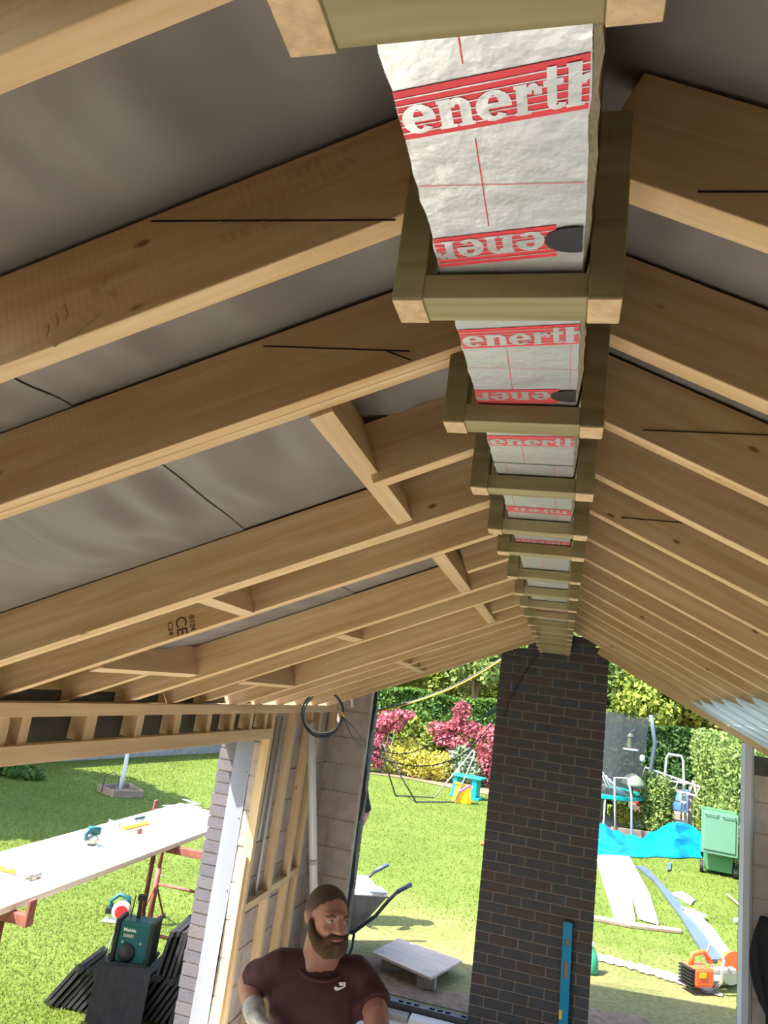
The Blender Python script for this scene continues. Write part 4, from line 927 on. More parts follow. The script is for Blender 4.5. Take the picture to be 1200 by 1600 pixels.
strip('blue_packet', 'small blue packet dropped on the lawn before the tarpaulin', 'packet', [((1043, 1348), (1049, 1346)), ((1043, 1359), (1048, 1358))], .03, .025, 'bluegrey')
strip('orange_scrap', 'tiny orange scrap on the lawn beside the brick pier', 'scrap', [((751, 1314), (757, 1315)), ((751, 1319), (757, 1319))], .02, .015, 'orange')
# cutting dust trail
pts = [(925, 1493, 7), (960, 1501, 9), (1000, 1512, 9), (1045, 1525, 10), (1080, 1536, 9), (1110, 1547, 7), (1132, 1556, 3)]
b = MB(); Lp, Rp = [], []
for i in range(len(pts)-1):
    for t in np.linspace(0, 1, 9)[:-1]:
        x, y, h = [pts[i][q]+(pts[i+1][q]-pts[i][q])*t for q in range(3)]; h *= RNG.uniform(.45, .8)
        Lp.append(aZ(x, y-h, .006)); Rp.append(aZ(x, y+h, .006))
n = len(Lp); mid = [(a+c)/2+Vector((0, 0, .012)) for a, c in zip(Lp, Rp)]
b.add(Lp+mid+Rp, [(i, i+1, n+i+1, n+i) for i in range(n-1)]+[(n+i, n+i+1, 2*n+i+1, 2*n+i) for i in range(n-1)])
o = b.build('cutting_dust', 'dust', smooth=True); tag(o, 'pale trail of cutting dust on the dry grass by the disc cutter', 'dust', None, 'stuff')
# green watering can / spray can by the pier
P = aZ(921, 1519, 0); r = thing('spray_bottle', 'green plastic spray bottle on the ground beside the pier foot', 'bottle', P)
MB().lathe([(.075, 0), (.085, .02), (.08, .12), (.055, .19), (.03, .22), (.03, .24)], n=18).build('bottle', 'can_green', r, smooth=True)
MB().lathe([(.034, .24), (.034, .27), (.02, .275)], n=14).build('cap', 'white', r)
# disc cutter with a rolled sheet beside it
P = aZ(1102, 1549, 0); a = aZ(1152, 1549, 0)-P; r = thing('disc_cutter', 'orange petrol disc cutter standing on the dusty grass by the right jamb', 'disc cutter', T=frame(P, a, (0, 0, 1)))
MB().box((-.22, -.10, .06), (.02, .10, .24)).build('engine_body', 'orange', r, bevel=.03)
b = MB()
for i in range(6): b.box((-.255, -.09, .06+.03*i), (-.20, .09, .075+.03*i))
b.build('air_grille', 'tool_black', r)
MB().box((-.17, -.105, .155), (-.09, -.098, .20)).build('warning_label', 'yellow', r)
MB().tube([(-.19, 0, .22), (-.17, 0, .33), (-.03, 0, .355), (.02, 0, .30), (.06, 0, .26)], .024, 10).build('rear_handle', 'orange', r, smooth=True)
MB().tube([(.09, -.02, .02), (.10, -.10, .12), (.10, -.12, .32), (.12, -.05, .40), (.12, .08, .40), (.10, .12, .25)], .014, 10).build('front_handle', 'chrome', r, smooth=True)
MB().tube([(-.16, -.03, .05), (-.05, -.06, .01), (.1, -.06, .01)], .013, 8).build('skid', 'dark_steel', r, smooth=True)
MB().box((.0, -.05, .16), (.34, .03, .22)).build('cutting_arm', 'cement', r, bevel=.015)
Tq = Matrix.Translation((.36, .06, .19)) @ Matrix.Rotation(PI/2, 4, 'X')
n_ = 26; b = MB(); Rr = []
for q, (rr, z) in enumerate(((.0, 0), (.165, .0), (.165, .05), (.0, .055))): Rr.append([Tq @ Vector((rr*math.cos(t), rr*math.sin(t), z)) for t in np.linspace(math.radians(-10), math.radians(190), n_)])
b.rings(Rr, closed=False, caps=False); b.build('blade_guard', 'orange', r)
MB().lathe([(.0, .02), (.15, .02), (.15, .024), (0, .024)], n=28, T=Tq).build('cutting_disc', 'steel', r)
A, B = aZ(1104, 1529, .07), aZ(1172, 1524, .07); tag(MB().tube([A, (A+B)/2, B], .068, 18).build('clay_pipe', 'cement', smooth=True), 'pale dusty clay pipe lying behind the disc cutter', 'pipe')
# rake
A, B = aZ(1136, 1397, .03), aZ(1162, 1420, .03); r = thing('garden_broom', 'wooden handled rake lying on the lawn near the right jamb', 'rake')
MB().tube([A, B], .014, 8).build('handle', 'stud', r)
a, c = aZ(1146, 1436, .04), aZ(1166, 1436, .04); d = (c-a); b = MB().tube([a, c], .012, 8)
for i in range(9): q = a+d*(i/8); b.tube([q, q+Vector((-.01, -.09, .02)), q+Vector((-.01, -.10, -.02))], .006, 6)
b.build('rake_head', 'alu', r); MB().tube([B, (a+c)/2+Vector((.1, .1, 0)), (a+c)/2], .012, 6).build('neck', 'alu', r)
# ================================================================== GARDEN THINGS
# wheelie bin with its lid hanging open
P = aZ(1121, 1364, 0); r = thing('wheelie_bin', 'green wheelie bin with its lid flipped open, beside the blue tarpaulin', 'bin', P, math.radians(-8))
def sq(x, y, z): return [Vector((-x, -y, z)), Vector((x, -y, z)), Vector((x, y, z)), Vector((-x, y, z))]
MB().rings([sq(.22, .24, .06), sq(.285, .34, 1.02), sq(.30, .36, 1.03), sq(.30, .36, 1.06), sq(.27, .33, 1.06), sq(.20, .22, .10)]).build('body', 'bin_green', r, bevel=.01)
for s_ in (-1, 1): MB().lathe([(.0, -.03), (.10, -.03), (.10, .03), (.0, .03)], n=20, T=Matrix.Translation((s_*.27, -.20, .10)) @ Matrix.Rotation(PI/2, 4, 'Y')).build('wheel', 'black', r)
lid = MB().box((-.30, -.43, .36), (.30, -.395, 1.06)).box((-.26, -.45, .42), (.26, -.43, .98)); lo = lid.build('lid', 'bin_lid', r, bevel=.012)
for s_ in (-1, 1): MB().tube([(s_*.14-.10, -.40, 1.05), (s_*.14-.10, -.47, 1.02), (s_*.14+.10, -.47, 1.02), (s_*.14+.10, -.40, 1.05)], .014, 8).build('lid_handle', 'bin_lid', lo)
MB().tube([(-.29, -.38, 1.04), (.29, -.38, 1.04)], .02, 8).build('hinge', 'bin_green', r)
# blue tarpaulin
tl, tr_, br, bl = aZ(915, 1302, .12), aZ(1098, 1292, .45), aZ(1096, 1341, 0), aZ(915, 1340, 0)
n1, n2 = 64, 22; b = MB(); v = []
for i in range(n1+1):
    for j in range(n2+1):
        s_, t = i/n1, j/n2; p = (bl*(1-s_)+br*s_)*(1-t)+(tl*(1-s_)+tr_*s_)*t
        ds, dt = (s_-.50)*2.6, (t-.28); a_ = math.atan2(dt, ds); rr = math.hypot(ds, dt)
        tri = lambda u: abs((u % 1)-.5)*2
        h = .30*t*(1-s_) if s_ < .5 else .15*t+ .62*max(0, 1-abs(s_-.76)/.30)*min(1, t*1.35)+.30*max(0, (s_-.78)/.22)*t
        if s_ < .5: h += .16*max(0, 1-abs(s_-.12)/.2)*t
        h += min(rr, .8)*.11*tri(a_*2.3+.35*math.sin(rr*6))*min(1, t*4)+.05*tri(a_*5.1+s_*3)*min(1, t*4)*min(rr, 1)
        h *= min(1, .25+rr*2.2)
        v.append((p.x+.03*math.sin(t*14+s_*9), p.y+.05*math.sin(s_*23), max(.012, .62*h+.012)))
b.add(v, [f_ for i in range(n1) for j in range(n2) for f_ in ((i*(n2+1)+j, (i+1)*(n2+1)+j, (i+1)*(n2+1)+j+1), (i*(n2+1)+j, (i+1)*(n2+1)+j+1, i*(n2+1)+j+1))])
tag(b.build('tarpaulin', 'tarp'), 'bright blue crumpled tarpaulin heaped on the lawn beside the bin', 'tarpaulin')
# raised bed edge and things behind the tarp
A, B = aZ(955, 1311, .0), aZ(1042, 1322, 0); o = beam('bed_edging', A+Vector((0, 0, .12)), B+Vector((0, 0, .12)), .05, .24, 'bedtimber'); tag(o, 'weathered timber edging of the planting bed behind the tarpaulin', 'edging board')
P = aZ(930, 1300, 0)+Vector((0, .6, 0)); tag(MB().lathe([(.22, 0), (.26, .4), (.24, .8), (.27, .95), (.0, .98)], n=10, T=Matrix.Translation(P)).build('log_post', 'bark', smooth=True), 'thick pale tree stump beside the pier, left of the trampoline', 'stump')
for i, (p, q) in enumerate((((942, 1308), (960, 1282)), ((952, 1312), (970, 1288)))):
    A, B = aZ(*p, .02), aY(*q, 18.2); o = beam('slab', A, B, .40-.1*i, .06, 'stone' if i == 0 else 'bedtimber', up=(0, -1, .3)); o['kind'] = 'thing'; tag(o, ['grey slab propped up under the trampoline', 'brown board propped against the slab under the trampoline'][i], 'slab')
# trampoline with net
tc = aZ(912, 1240, .8); tc = Vector((tc.x+.0, tc.y+1.0, 0)); TR = 1.55
e_ = aZ(1014, 1247, .8); tc = Vector((e_.x-TR, e_.y+.2, 0))
r = thing('trampoline', 'trampoline with turquoise rim pad and black safety net behind the pier', 'trampoline', tc)
Rr = []
for rr, z in ((TR, .76), (TR, .82), (TR-.24, .83), (TR-.24, .79)): Rr.append([Vector((rr*math.cos(t), rr*math.sin(t), z)) for t in np.linspace(0, 2*PI, 49)[:-1]])
Rr.append(Rr[0]); MB().rings(Rr, caps=False).build('rim_pad', 'tramp_rim', r, smooth=False)
MB().lathe([(0, .80), (TR-.24, .80)], n=40, caps=False).build('mat', 'black', r)
for k in range(4):
    t = k*PI/2+(.09, -.14, .09, -.14)[k]; c_, s_ = math.cos(t), math.sin(t)
    MB().tube([(TR*c_*1.02, TR*s_*1.02, .0), (TR*c_*1.02, TR*s_*1.02, 1.2), (TR*c_*1.08, TR*s_*1.08, 2.0), (TR*c_, TR*s_, 2.62)], .045, 10).build('net_post', 'tramp_post', r, smooth=True)
    MB().tube([(TR*.98*c_, TR*.98*s_, .77), (TR*.98*c_, TR*.98*s_, .02), (TR*.98*math.cos(t+.5), TR*.98*math.sin(t+.5), .02), (TR*.98*math.cos(t+.5), TR*.98*math.sin(t+.5), .77)], .022, 8).build('leg', 'alu', r, smooth=True)
Rr = []
for z, f in ((.82, .96), (1.4, .93), (2.0, .95), (2.5, .98)): Rr.append([Vector((TR*f*math.cos(t)*(1-.05*abs(math.sin(3*t-.18))), TR*f*math.sin(t)*(1-.05*abs(math.sin(3*t-.18))), z+(.10*(1-abs(math.sin(3*t-.18)))if z > 2.3 else 0))) for t in np.linspace(0, 2*PI, 49)[:-1]])
MB().rings(Rr, caps=False).build('safety_net', 'net', r, smooth=True)
MB().tube([(-.62+TR*.9, -TR*1.02, .02), (TR*.45, -TR*1.0, 1.22), (TR*.62, -TR*.98, 1.25), (TR*.68, -TR*1.02, .9), (TR*.70, -TR*1.1, .02)], .022, 8).build('entry_ladder', 'alu', r, smooth=True)
for q in range(4): MB().tube([(TR*.25+.07*q, -TR*.9, 1.35-.06*q), (TR*.36+.07*q, -TR*.85, 1.0), (TR*.62+.06*q, -TR*.75, .83)], .012, 6).build('net_strap', 'alu', r, smooth=True)
# bird feeder pole with dome, tray and lantern feeder
P = aZ(982, 1303, .0); P = Vector((P.x, P.y-.4, 0)); r = thing('bird_feeder', 'bird feeder pole with sage green baffle dome in the planting bed', 'bird feeder', P)
MB().tube([(0, 0, 0), (0, 0, 2.25)], .012, 8).build('pole', 'dark_steel', r)
MB().lathe([(.27, 1.05), (.25, 1.12), (.17, 1.24), (.06, 1.31), (.0, 1.32)], n=24).build('baffle_dome', 'sage', r, smooth=True)
MB().lathe([(.0, 1.80), (.16, 1.80), (.17, 1.83), (.0, 1.84)], n=20, T=Matrix.Translation((-.08, 0, 0))).build('feeding_tray', 'white', r)
MB().lathe([(.055, 1.86), (.055, 2.08), (.075, 2.09), (.02, 2.17)], n=14, T=Matrix.Translation((-.10, 0, 0))).build('lantern_feeder', 'sage', r)
MB().tube([(-.12, 0, 2.2), (0, 0, 2.25), (.16, 0, 2.2), (.17, 0, 1.72)], .008, 6).build('hook', 'dark_steel', r)
MB().lathe([(.04, 1.60), (.06, 1.64), (.05, 1.72), (.0, 1.74)], n=12, T=Matrix.Translation((.17, 0, 0))).build('hanging_cup', 'white', r, smooth=True)
# stepladder and the ladder behind
A0, A1 = aY(1040, 1292, 18.6), aY(1062, 1292, 18.6); r = thing('stepladder', 'aluminium stepladder with hooped top standing behind the tarpaulin', 'stepladder', Vector(((A0.x+A1.x)/2, 18.6, 0)))
zt = aY(1047, 1179, 18.6).z; hw = .20
b = MB().tube([(-hw-.06, -.3, .0), (-hw-.02, 0, zt*.55), (-hw+.02, .05, zt-.1), (-hw+.06, .06, zt), (hw-.06, .06, zt), (hw-.02, .05, zt-.1), (hw+.02, 0, zt*.55), (hw+.06, -.3, .0)], .028, 8); b.build('front_frame', 'alu', r, smooth=True)
for i in range(6):
    z = .22+.2*i; q = 1-z/zt; MB().box((-hw-.04, -.3*q-.05, z), (hw+.04, -.3*q+.05, z+.03)).build('tread', 'alu', r)
for s_ in (-1, 1): MB().tube([(s_*hw, .08, 1.30), (s_*(hw+.05), .62, .0)], .018, 8).build('rear_leg', 'alu', r)
r = thing('extension_ladder', 'aluminium ladder lying on edge between the trampoline and the hedge', 'ladder')
a0, a1, c0, c1 = aY(1008, 1199, 18.9), aY(1003, 1215, 18.9), aY(1094, 1230, 18.5), aY(1087, 1244, 18.5)
MB().tube([a0, c0], .025, 8).build('stile', 'alu', r); MB().tube([a1, c1], .025, 8).build('stile', 'alu', r)
for i in range(9): t = i/8; MB().tube([a0*(1-t)+c0*t, a1*(1-t)+c1*t], .015, 6).build('rung', 'alu', r)
for i, q in enumerate((a0*.7+c0*.3, a0*.15+c0*.85)):
    tag(MB().tube([Vector((q.x, q.y+.06, 0)), Vector((q.x, q.y+.06, q.z))], .05, 8).build('ladder_prop', 'bark'), 'rough wooden post holding up the ladder, %s' % ['trampoline end', 'hedge end'][i], 'post')
# covered heap beside the stepladder
P = aZ(1078, 1298, 0)+Vector((.05, .9, 0)); b = MB(); R = []
for i, (rr, z) in enumerate(((.42, 0), (.44, .25), (.36, .55), (.24, .78), (.08, .88))): R.append([Vector((P.x+rr*math.cos(t)*(1+.15*math.sin(3*t+i)), P.y+rr*.7*math.sin(t), z)) for t in np.linspace(0, 2*PI, 21)[:-1]])
tag(MB().rings(R).build('covered_heap', 'denim_blue', smooth=True), 'heap under a dark blue cover right of the stepladder', 'covered heap')
A = Vector((P.x+.42, P.y-.6, 0)); o = beam('timber_pole', A, A+Vector((-.35, .25, 1.15)), .05, .05, 'stud'); tag(o, 'brown timber pole leaning on the blue covered heap', 'pole')
A = Vector((P.x+.50, P.y-.55, 0)); o = beam('black_board', A, A+Vector((-.30, .2, 1.1)), .22, .03, 'black'); tag(o, 'black board leaning on the blue covered heap', 'board')
P = aZ(1063, 1300, 0)+Vector((0, .3, 0)); tag(MB().cbox((P.x, P.y, .2), (.7, .4, .4)).build('cardboard_box', 'ply', bevel=.02), 'brown box on the ground beneath the stepladder', 'box')
P = aZ(1006, 1290, 0)+Vector((0, 1.2, 0)); tag(MB().lathe([(.13, 0), (.17, .32), (.18, .33)], n=16, T=Matrix.Translation(P+Vector((0, 0, .35)))).build('red_bucket', 'red'), 'red bucket behind the conifer under the trampoline', 'bucket')
tag(MB().cbox((P.x, P.y, .174), (.5, .4, .348)).build('wooden_crate', 'bedtimber', bevel=.01), 'brown wooden crate under the red bucket', 'crate')
# metal frame of a swing seat on the lawn
r = thing('hammock_frame', 'thin metal tube frame standing on the lawn before the pink shrubs', 'metal frame', group=None)
s1, s2, s3, s4 = aZ(618, 1243, .02), aZ(650, 1253, .02), aZ(678, 1246, .02), aZ(710, 1253, .02)
t1 = aY(597, 1168, 17.6); t2 = aY(739, 1178, 18.6)
def loop(a, c, t, nm, m): 
    m0 = (a+c)/2; u = (c-a)*.10
    MB().tube([a, a*.12+(t-u)*.88+Vector((0, 0, .0)), t-u*.7+Vector((0, 0, .05)), t+Vector((0, 0, .08)), t+u*.7+Vector((0, 0, .05)), c*.12+(t+u)*.88, c], .018, 8).build(nm, m, r, smooth=True)
loop(s1, s2, t1, 'end_hoop', 'dark_steel'); loop(s3, s4, t2, 'end_hoop', 'alu')
MB().tube([s1, s3], .015, 8).build('base_rail', 'dark_steel', r); MB().tube([s2, s4], .015, 8).build('base_rail', 'dark_steel', r)
# child's turquoise table and yellow stool
P = aZ(730, 1247, 0); P = Vector((P.x-.02, P.y+.1, 0)); r = thing('childs_table', 'turquoise plastic childs table on the lawn left of the pier', 'table', P, -.2)
MB().box((-.40, -.25, .48), (.40, .25, .53)).build('tabletop', 'turquoise', r, bevel=.02)
MB().box((.14, -.18, .05), (.28, .18, .48)).build('leg', 'turquoise', r, bevel=.02); MB().box((.05, -.24, .0), (.38, .24, .05)).build('foot', 'turquoise', r, bevel=.01)
MB().box((-.36, -.18, .05), (-.24, .18, .48)).build('leg', 'turquoise', r, bevel=.02); MB().box((-.40, -.24, .0), (-.12, .24, .05)).build('foot', 'turquoise', r, bevel=.01)
P = aZ(721, 1254, 0); r = thing('childs_stool', 'yellow orange plastic toy stool in front of the turquoise table', 'stool', P, .5)
MB().prism([(-.20, 0), (.20, 0), (.16, .34), (.20, .36), (.20, .40), (-.20, .46), (-.20, .42), (-.15, .38)], .26, T=Matrix.Translation((0, -.13, 0))).build('shell', 'orange_box', r, bevel=.012)
MB().box((-.10, -.135, .0), (.10, -.125, .16)).build('recess', 'yellow', r)
P = aZ(727, 1240, .3); tag(MB().tube([P+Vector((-.1, -.15, .05)), P+Vector((.12, -.15, .22))], .03, 8).build('pink_bat', 'pink'), 'bright pink toy bat lying on the yellow stool', 'toy')
# young tree in its square bed on the left lawn
r = thing('tree_bed', 'square timber edged tree bed on the lawn beyond the scaffold boards', 'tree bed')
q = [aZ(152, 1236, .0), aZ(178, 1246, 0), aZ(222, 1246, 0), aZ(200, 1233, 0)]; c = sum(q, Vector())/4
for i in range(4):
    o = beam('edge_board', q[i]+Vector((0, 0, .05)), q[(i+1) % 4]+Vector((0, 0, .05)), .035, .12, 'bedtimber'); o.parent = r
MB().add([p+Vector((0, 0, .03)) for p in q], [(0, 1, 2, 3)]).build('bed_soil', 'soil', r)
b = MB(); base = aZ(184, 1240, .03); top = aY(199, 1178, base.y+.1)
MBt = MB().tube([base, (base+top)/2+Vector((.03, 0, 0)), top, top+(top-base)*.9], [.045, .04, .035, .02], 8)
r = thing('young_tree', 'young white trunked tree growing in the square timber bed', 'tree', base)
o = MBt.build('trunk', 'pipe', smooth=True); adopt(o, r)
P = aZ(171, 1238, .05); tag(MB().tube([P+Vector((-.16, 0, -.03)), P+Vector((-.14, 0, .25)), P+Vector((0, 0, .34)), P+Vector((.14, 0, .25)), P+Vector((.16, 0, -.03))], .008, 6).build('wire_hoop', 'dark_steel', smooth=True), 'small wire hoop stuck in the square tree bed', 'wire hoop')
# far garden wall at the left and bare bed in front of it
A, B = aZ(-200, 1206, 0), aZ(420, 1172, 0)
b = brickwork('w', None, 0, (B-A).length, 0, 1.5, .45, .15, .015, lambda u, d, z: (A.x+(B-A).normalized().x*u, A.y+(B-A).normalized().y*u+d, z), .2)
struct(b.build('wall_garden', ['stone', 'mortar'], shade=True))
#=PART5=
# ================================================================== PLANTS
def leaves(name, pts, nrm, size, m, parent=None, up=.0, spread=1.0, aspect=1.7, shade=None):
    """many small folded leaves, one mesh"""
    n = len(pts); pts = np.asarray(pts, float); nrm = np.asarray(nrm, float)
    d = nrm+spread*RNG.normal(size=(n, 3)); d[:, 2] += up; d /= np.linalg.norm(d, axis=1)[:, None]
    a = RNG.normal(size=(n, 3)); a -= (a*d).sum(1)[:, None]*d; a /= np.linalg.norm(a, axis=1)[:, None]
    c = np.cross(d, a); s = size*RNG.uniform(.6, 1.35, n)[:, None]
    v = np.empty((n, 4, 3)); v[:, 0] = pts-a*s*aspect/2; v[:, 1] = pts+c*s/2+d*s*.15; v[:, 2] = pts+a*s*aspect/2; v[:, 3] = pts-c*s/2+d*s*.15
    me = bpy.data.meshes.new(name); me.vertices.add(4*n); me.vertices.foreach_set('co', v.reshape(-1))
    me.loops.add(4*n); me.loops.foreach_set('vertex_index', np.arange(4*n, dtype=np.int32)); me.polygons.add(n)
    me.polygons.foreach_set('loop_start', np.arange(0, 4*n, 4, dtype=np.int32)); me.polygons.foreach_set('loop_total', np.full(n, 4, dtype=np.int32))
    at = me.attributes.new('shade', 'FLOAT', 'FACE'); at.data.foreach_set('value', (RNG.beta(1.3, 1.3, n) if shade is None else shade).astype(np.float32))
    me.materials.append(M[m]); me.update(); me.validate()
    o = bpy.data.objects.new(name, me); COL.objects.link(o)
    if parent is not None: o.parent = parent
    return o
def box_pts(n, a, b, jit=.10, faces='-x+x-y+z'):
    """points on the chosen sides of a clipped hedge"""
    a, b = np.array(a, float), np.array(b, float); L = b-a; fs = [faces[i:i+2] for i in range(0, len(faces), 2)]
    ar = {'x': L[1]*L[2], 'y': L[0]*L[2], 'z': L[0]*L[1]}; wt = np.array([ar[f[1]] for f in fs]); wt = wt/wt.sum(); P, N = [], []
    for f, q in zip(fs, wt):
        k = int(n*q); p = a+RNG.uniform(size=(k, 3))*L; ax_ = 'xyz'.index(f[1]); nn = np.zeros((k, 3)); sg = 1 if f[0] == '+' else -1
        p[:, ax_] = (b if sg > 0 else a)[ax_]; nn[:, ax_] = sg; wob = .07*np.sin(p[:, (ax_+1) % 3]*2.3)+.06*np.sin(p[:, (ax_+2) % 3]*4.1)
        p[:, ax_] += sg*(wob-np.abs(RNG.normal(size=k))*jit); P.append(p); N.append(nn)
    return np.concatenate(P), np.concatenate(N)
def blob_pts(n, blobs, fill=.35):
    P, N = [], []; vol = np.array([r[0]*r[1]+r[1]*r[2]+r[0]*r[2] for c, r in blobs]); vol = vol/vol.sum()
    for (c, r), q in zip(blobs, vol):
        k = max(4, int(n*q)); d = RNG.normal(size=(k, 3)); d /= np.linalg.norm(d, axis=1)[:, None]
        rad = 1-fill*RNG.uniform(size=(k, 1))**1.5; P.append(np.array(c)+d*np.array(r)*rad); N.append(d)
    return np.concatenate(P), np.concatenate(N)
def hedge(name, label, a, b, n, size, m, core='leaf_dark', faces='-x+x-y+z', grp=None):
    r = thing(name, label, 'hedge', ((a[0]+b[0])/2, (a[1]+b[1])/2, 0), group=grp); off = Vector(r.location)
    P, N = box_pts(n, a, b, faces=faces); leaves('foliage', P-np.array(off), N, size, m, r, spread=.9)
    k = .16; MB().box([a[i]+k-off[i] if i < 2 else 0 for i in range(3)], [b[i]-k-off[i] for i in range(3)]).build('inner_branches', core, r)
    return r
def shrub(name, label, base, blobs, n, size, m, stems=4, grp=None, cat='shrub', up=.2, spread=.9, aspect=1.7, fill=.4, stemr=.02):
    """blobs: (offset, radii) from the base"""
    r = thing(name, label, cat, base, group=grp); P, N = blob_pts(n, blobs, fill); leaves('foliage', P, N, size, m, r, up=up, spread=spread, aspect=aspect)
    b = MB()
    for i in range(stems):
        c = blobs[i % len(blobs)][0]; b.tube([(RNG.uniform(-.08, .08), RNG.uniform(-.06, .06), 0), (c[0]*.5, c[1]*.5, c[2]*.55), (c[0], c[1], c[2]*1.05)], [stemr*1.3, stemr, stemr*.5], 6)
    b.build('stems', 'bark', r); return r
hedge('hedge', 'tall clipped dark green hedge behind the pink shrubs', (-9.5, 24.6, 0), (-1.2, 25.8, 2.38), 26000, .085, 'leaf_hedge', grp='hedges round the lawn')
hedge('hedge', 'dark green hedge behind the trampoline and ladder', (-.6, 23.4, 0), (5.6, 24.4, 2.30), 15000, .085, 'leaf_dark', grp='hedges round the lawn')
hedge('hedge', 'pale green clipped hedge along the boundary behind the wheelie bin', (3.34, 12.2, 0), (5.2, 21.6, 2.36), 30000, .06, 'leaf_light', 'leaf_hedge', faces='-x-x-y+z', grp='hedges round the lawn')
# pink acers, golden shrub and neighbours in the far border
Ba = aZ(596, 1208, 0)
shrub('acer', 'pink red acer shrub beside the edge of the block wall', Ba, [((-.6, .3, 1.25), (.6, .5, .45)), ((.05, .2, 1.45), (.5, .4, .32)), ((-.35, 0, .8), (.5, .4, .35)), ((.42, .1, 1.72), (.34, .3, .15)), ((-.35, -.15, .35), (.4, .3, .28))], 2100, .08, 'leaf_red', fill=.8, grp='pink acers', cat='shrub')
Bb = aZ(722, 1208, 0); Bb = Vector((Bb.x, 22.6, 0))
shrub('acer', 'tall pink red acer shrub left of the brick pier', Bb, [((.12, .2, 1.95), (.30, .3, .38)), ((-.40, .1, 1.40), (.50, .4, .26)), ((.50, .1, 1.50), (.45, .4, .26)), ((-.05, 0, 1.08), (.6, .4, .24)), ((.0, .2, 1.6), (.26, .3, .25))], 1700, .08, 'leaf_red', fill=.8, grp='pink acers')
Bc = aZ(632, 1212, 0)
shrub('golden_shrub', 'golden yellow shrub before the dark hedge', Bc, [((-.45, 0, .45), (.6, .45, .5)), ((.35, 0, .40), (.55, .45, .45)), ((.95, .05, .42), (.45, .4, .42)), ((0, .2, .62), (.5, .4, .45))], 4200, .055, 'leaf_yellow', spread=.8)
shrub('green_shrub', 'green leafy shrub between the two pink acers', Vector((Bc.x+.2, Bc.y+1.2, 0)), [((0, 0, .7), (.9, .4, .7)), ((-.5, 0, 1.2), (.5, .4, .5))], 2300, .10, 'leaf_lime', grp='green shrubs in the border')
shrub('grey_shrub', 'grey green spiky shrub right of the golden shrub', Vector((Bc.x+1.55, Bc.y+.3, 0)), [((0, 0, .5), (.4, .35, .55)), ((.35, 0, .35), (.35, .3, .4))], 1300, .07, 'leaf_grey', aspect=5, up=1.2)
shrub('green_shrub', 'bushy green shrub low beneath the tall pink acer', Vector((Bb.x+.1, 23.3, 0)), [((-.4, 0, .42), (.5, .4, .42)), ((.55, 0, .50), (.6, .4, .5)), ((1.2, 0, .8), (.5, .4, .8))], 3200, .06, 'leaf_lime', grp='green shrubs in the border')
shrub('reddish_shrub', 'pinkish green shrub close against the left edge of the pier', Vector((Bb.x+1.15, 22.4, 0)), [((0, 0, 1.2), (.5, .4, .6)), ((.1, 0, .6), (.55, .4, .5))], 1800, .07, 'leaf_red', grp='pink acers')
# border soil
b = MB(); q = [aZ(575, 1208, .01), aZ(640, 1217, .01), aZ(700, 1230, .01), aZ(770, 1243, .01)]; q2 = [p+Vector((.5, 5.5, 0)) for p in reversed(q)]
b.add(q+q2, [tuple(range(8))]); struct(b.build('ground_border', 'soil'))
# conifer, small bushes in the planting bed
Pc = aZ(1026, 1312, 0)
shrub('conifer', 'feathery green conifer between the bird feeder and the stepladder', Pc, [((0, 0, .38), (.38, .35, .38)), ((-.12, 0, .80), (.33, .3, .38)), ((.10, 0, 1.02), (.26, .24, .34)), ((-.2, 0, 1.18), (.15, .16, .24)), ((.05, 0, .62), (.28, .3, .34))], 5200, .035, 'leaf_light', aspect=3.2, up=.8, fill=.7)
shrub('small_bush', 'low yellowish bush at the foot of the bird feeder', aZ(985, 1302, 0), [((0, 0, .25), (.45, .3, .25)), ((-.2, 0, .4), (.3, .25, .15))], 1500, .045, 'leaf_yellow', grp='low bushes in the bed')
shrub('small_bush', 'low grey green bush right of the bird feeder behind the tarpaulin', aZ(1006, 1308, 0), [((0, 0, .2), (.35, .25, .2)), ((.3, 0, .15), (.3, .2, .15))], 1000, .045, 'leaf_grey', grp='low bushes in the bed')
shrub('small_bush', 'leafy low plant at the hedge foot behind the bin', Vector((3.25, 16.6, 0)), [((0, 0, .3), (.3, .5, .3)), ((.0, 1.1, .35), (.3, .5, .35))], 1500, .09, 'leaf_lime', grp='low bushes in the bed')
shrub('small_bush', 'leafy bush at the far left edge of the lawn under the header', aZ(-6, 1208, 0), [((-.3, 0, .14), (.7, .3, .16)), ((.5, .1, .08), (.4, .3, .10))], 1500, .09, 'leaf_hedge', grp='bushes by the garden wall')
# trees beyond the hedges
def tree(label, x, y, h, w_, n, size, m, trunk=.14):
    r = thing('tree', label, 'tree', (x, y, 0), group='trees beyond the hedges'); bl = []
    for i in range(13):
        a = RNG.uniform(0, 2*PI); q = RNG.uniform(.0, .75); z = h*RNG.uniform(.42, .88); bl.append(((w_*q*math.cos(a), w_*q*math.sin(a)*.8, z), (w_*RNG.uniform(.3, .5), w_*RNG.uniform(.3, .45), h*RNG.uniform(.10, .17))))
    P, N = blob_pts(n, bl, .45); leaves('crown', P, N, size, m, r, up=.4, spread=1.)
    b = MB().tube([(0, 0, 0), (.1, 0, h*.35), (0, .1, h*.7)], [trunk, trunk*.8, trunk*.4], 8)
    for c, _ in bl[:7]: b.tube([(.05, 0, h*.3), (c[0]*.5, c[1]*.5, (h*.3+c[2])*.55), c], [trunk*.5, trunk*.35, trunk*.15], 6)
    b.build('trunk', 'bark', r); return r
tree('lime yellow tree behind the dark hedge just under the left verge', -7.2, 30, 5.2, 2.2, 5200, .14, 'leaf_lime')
tree('mid green tree behind the dark hedge left of the pier top', -3.6, 31, 7.6, 3.0, 8500, .14, 'leaf_light')
tree('fresh green tree close against the left edge of the pier top', -1.2, 29, 6.4, 2.4, 7000, .13, 'leaf_light')
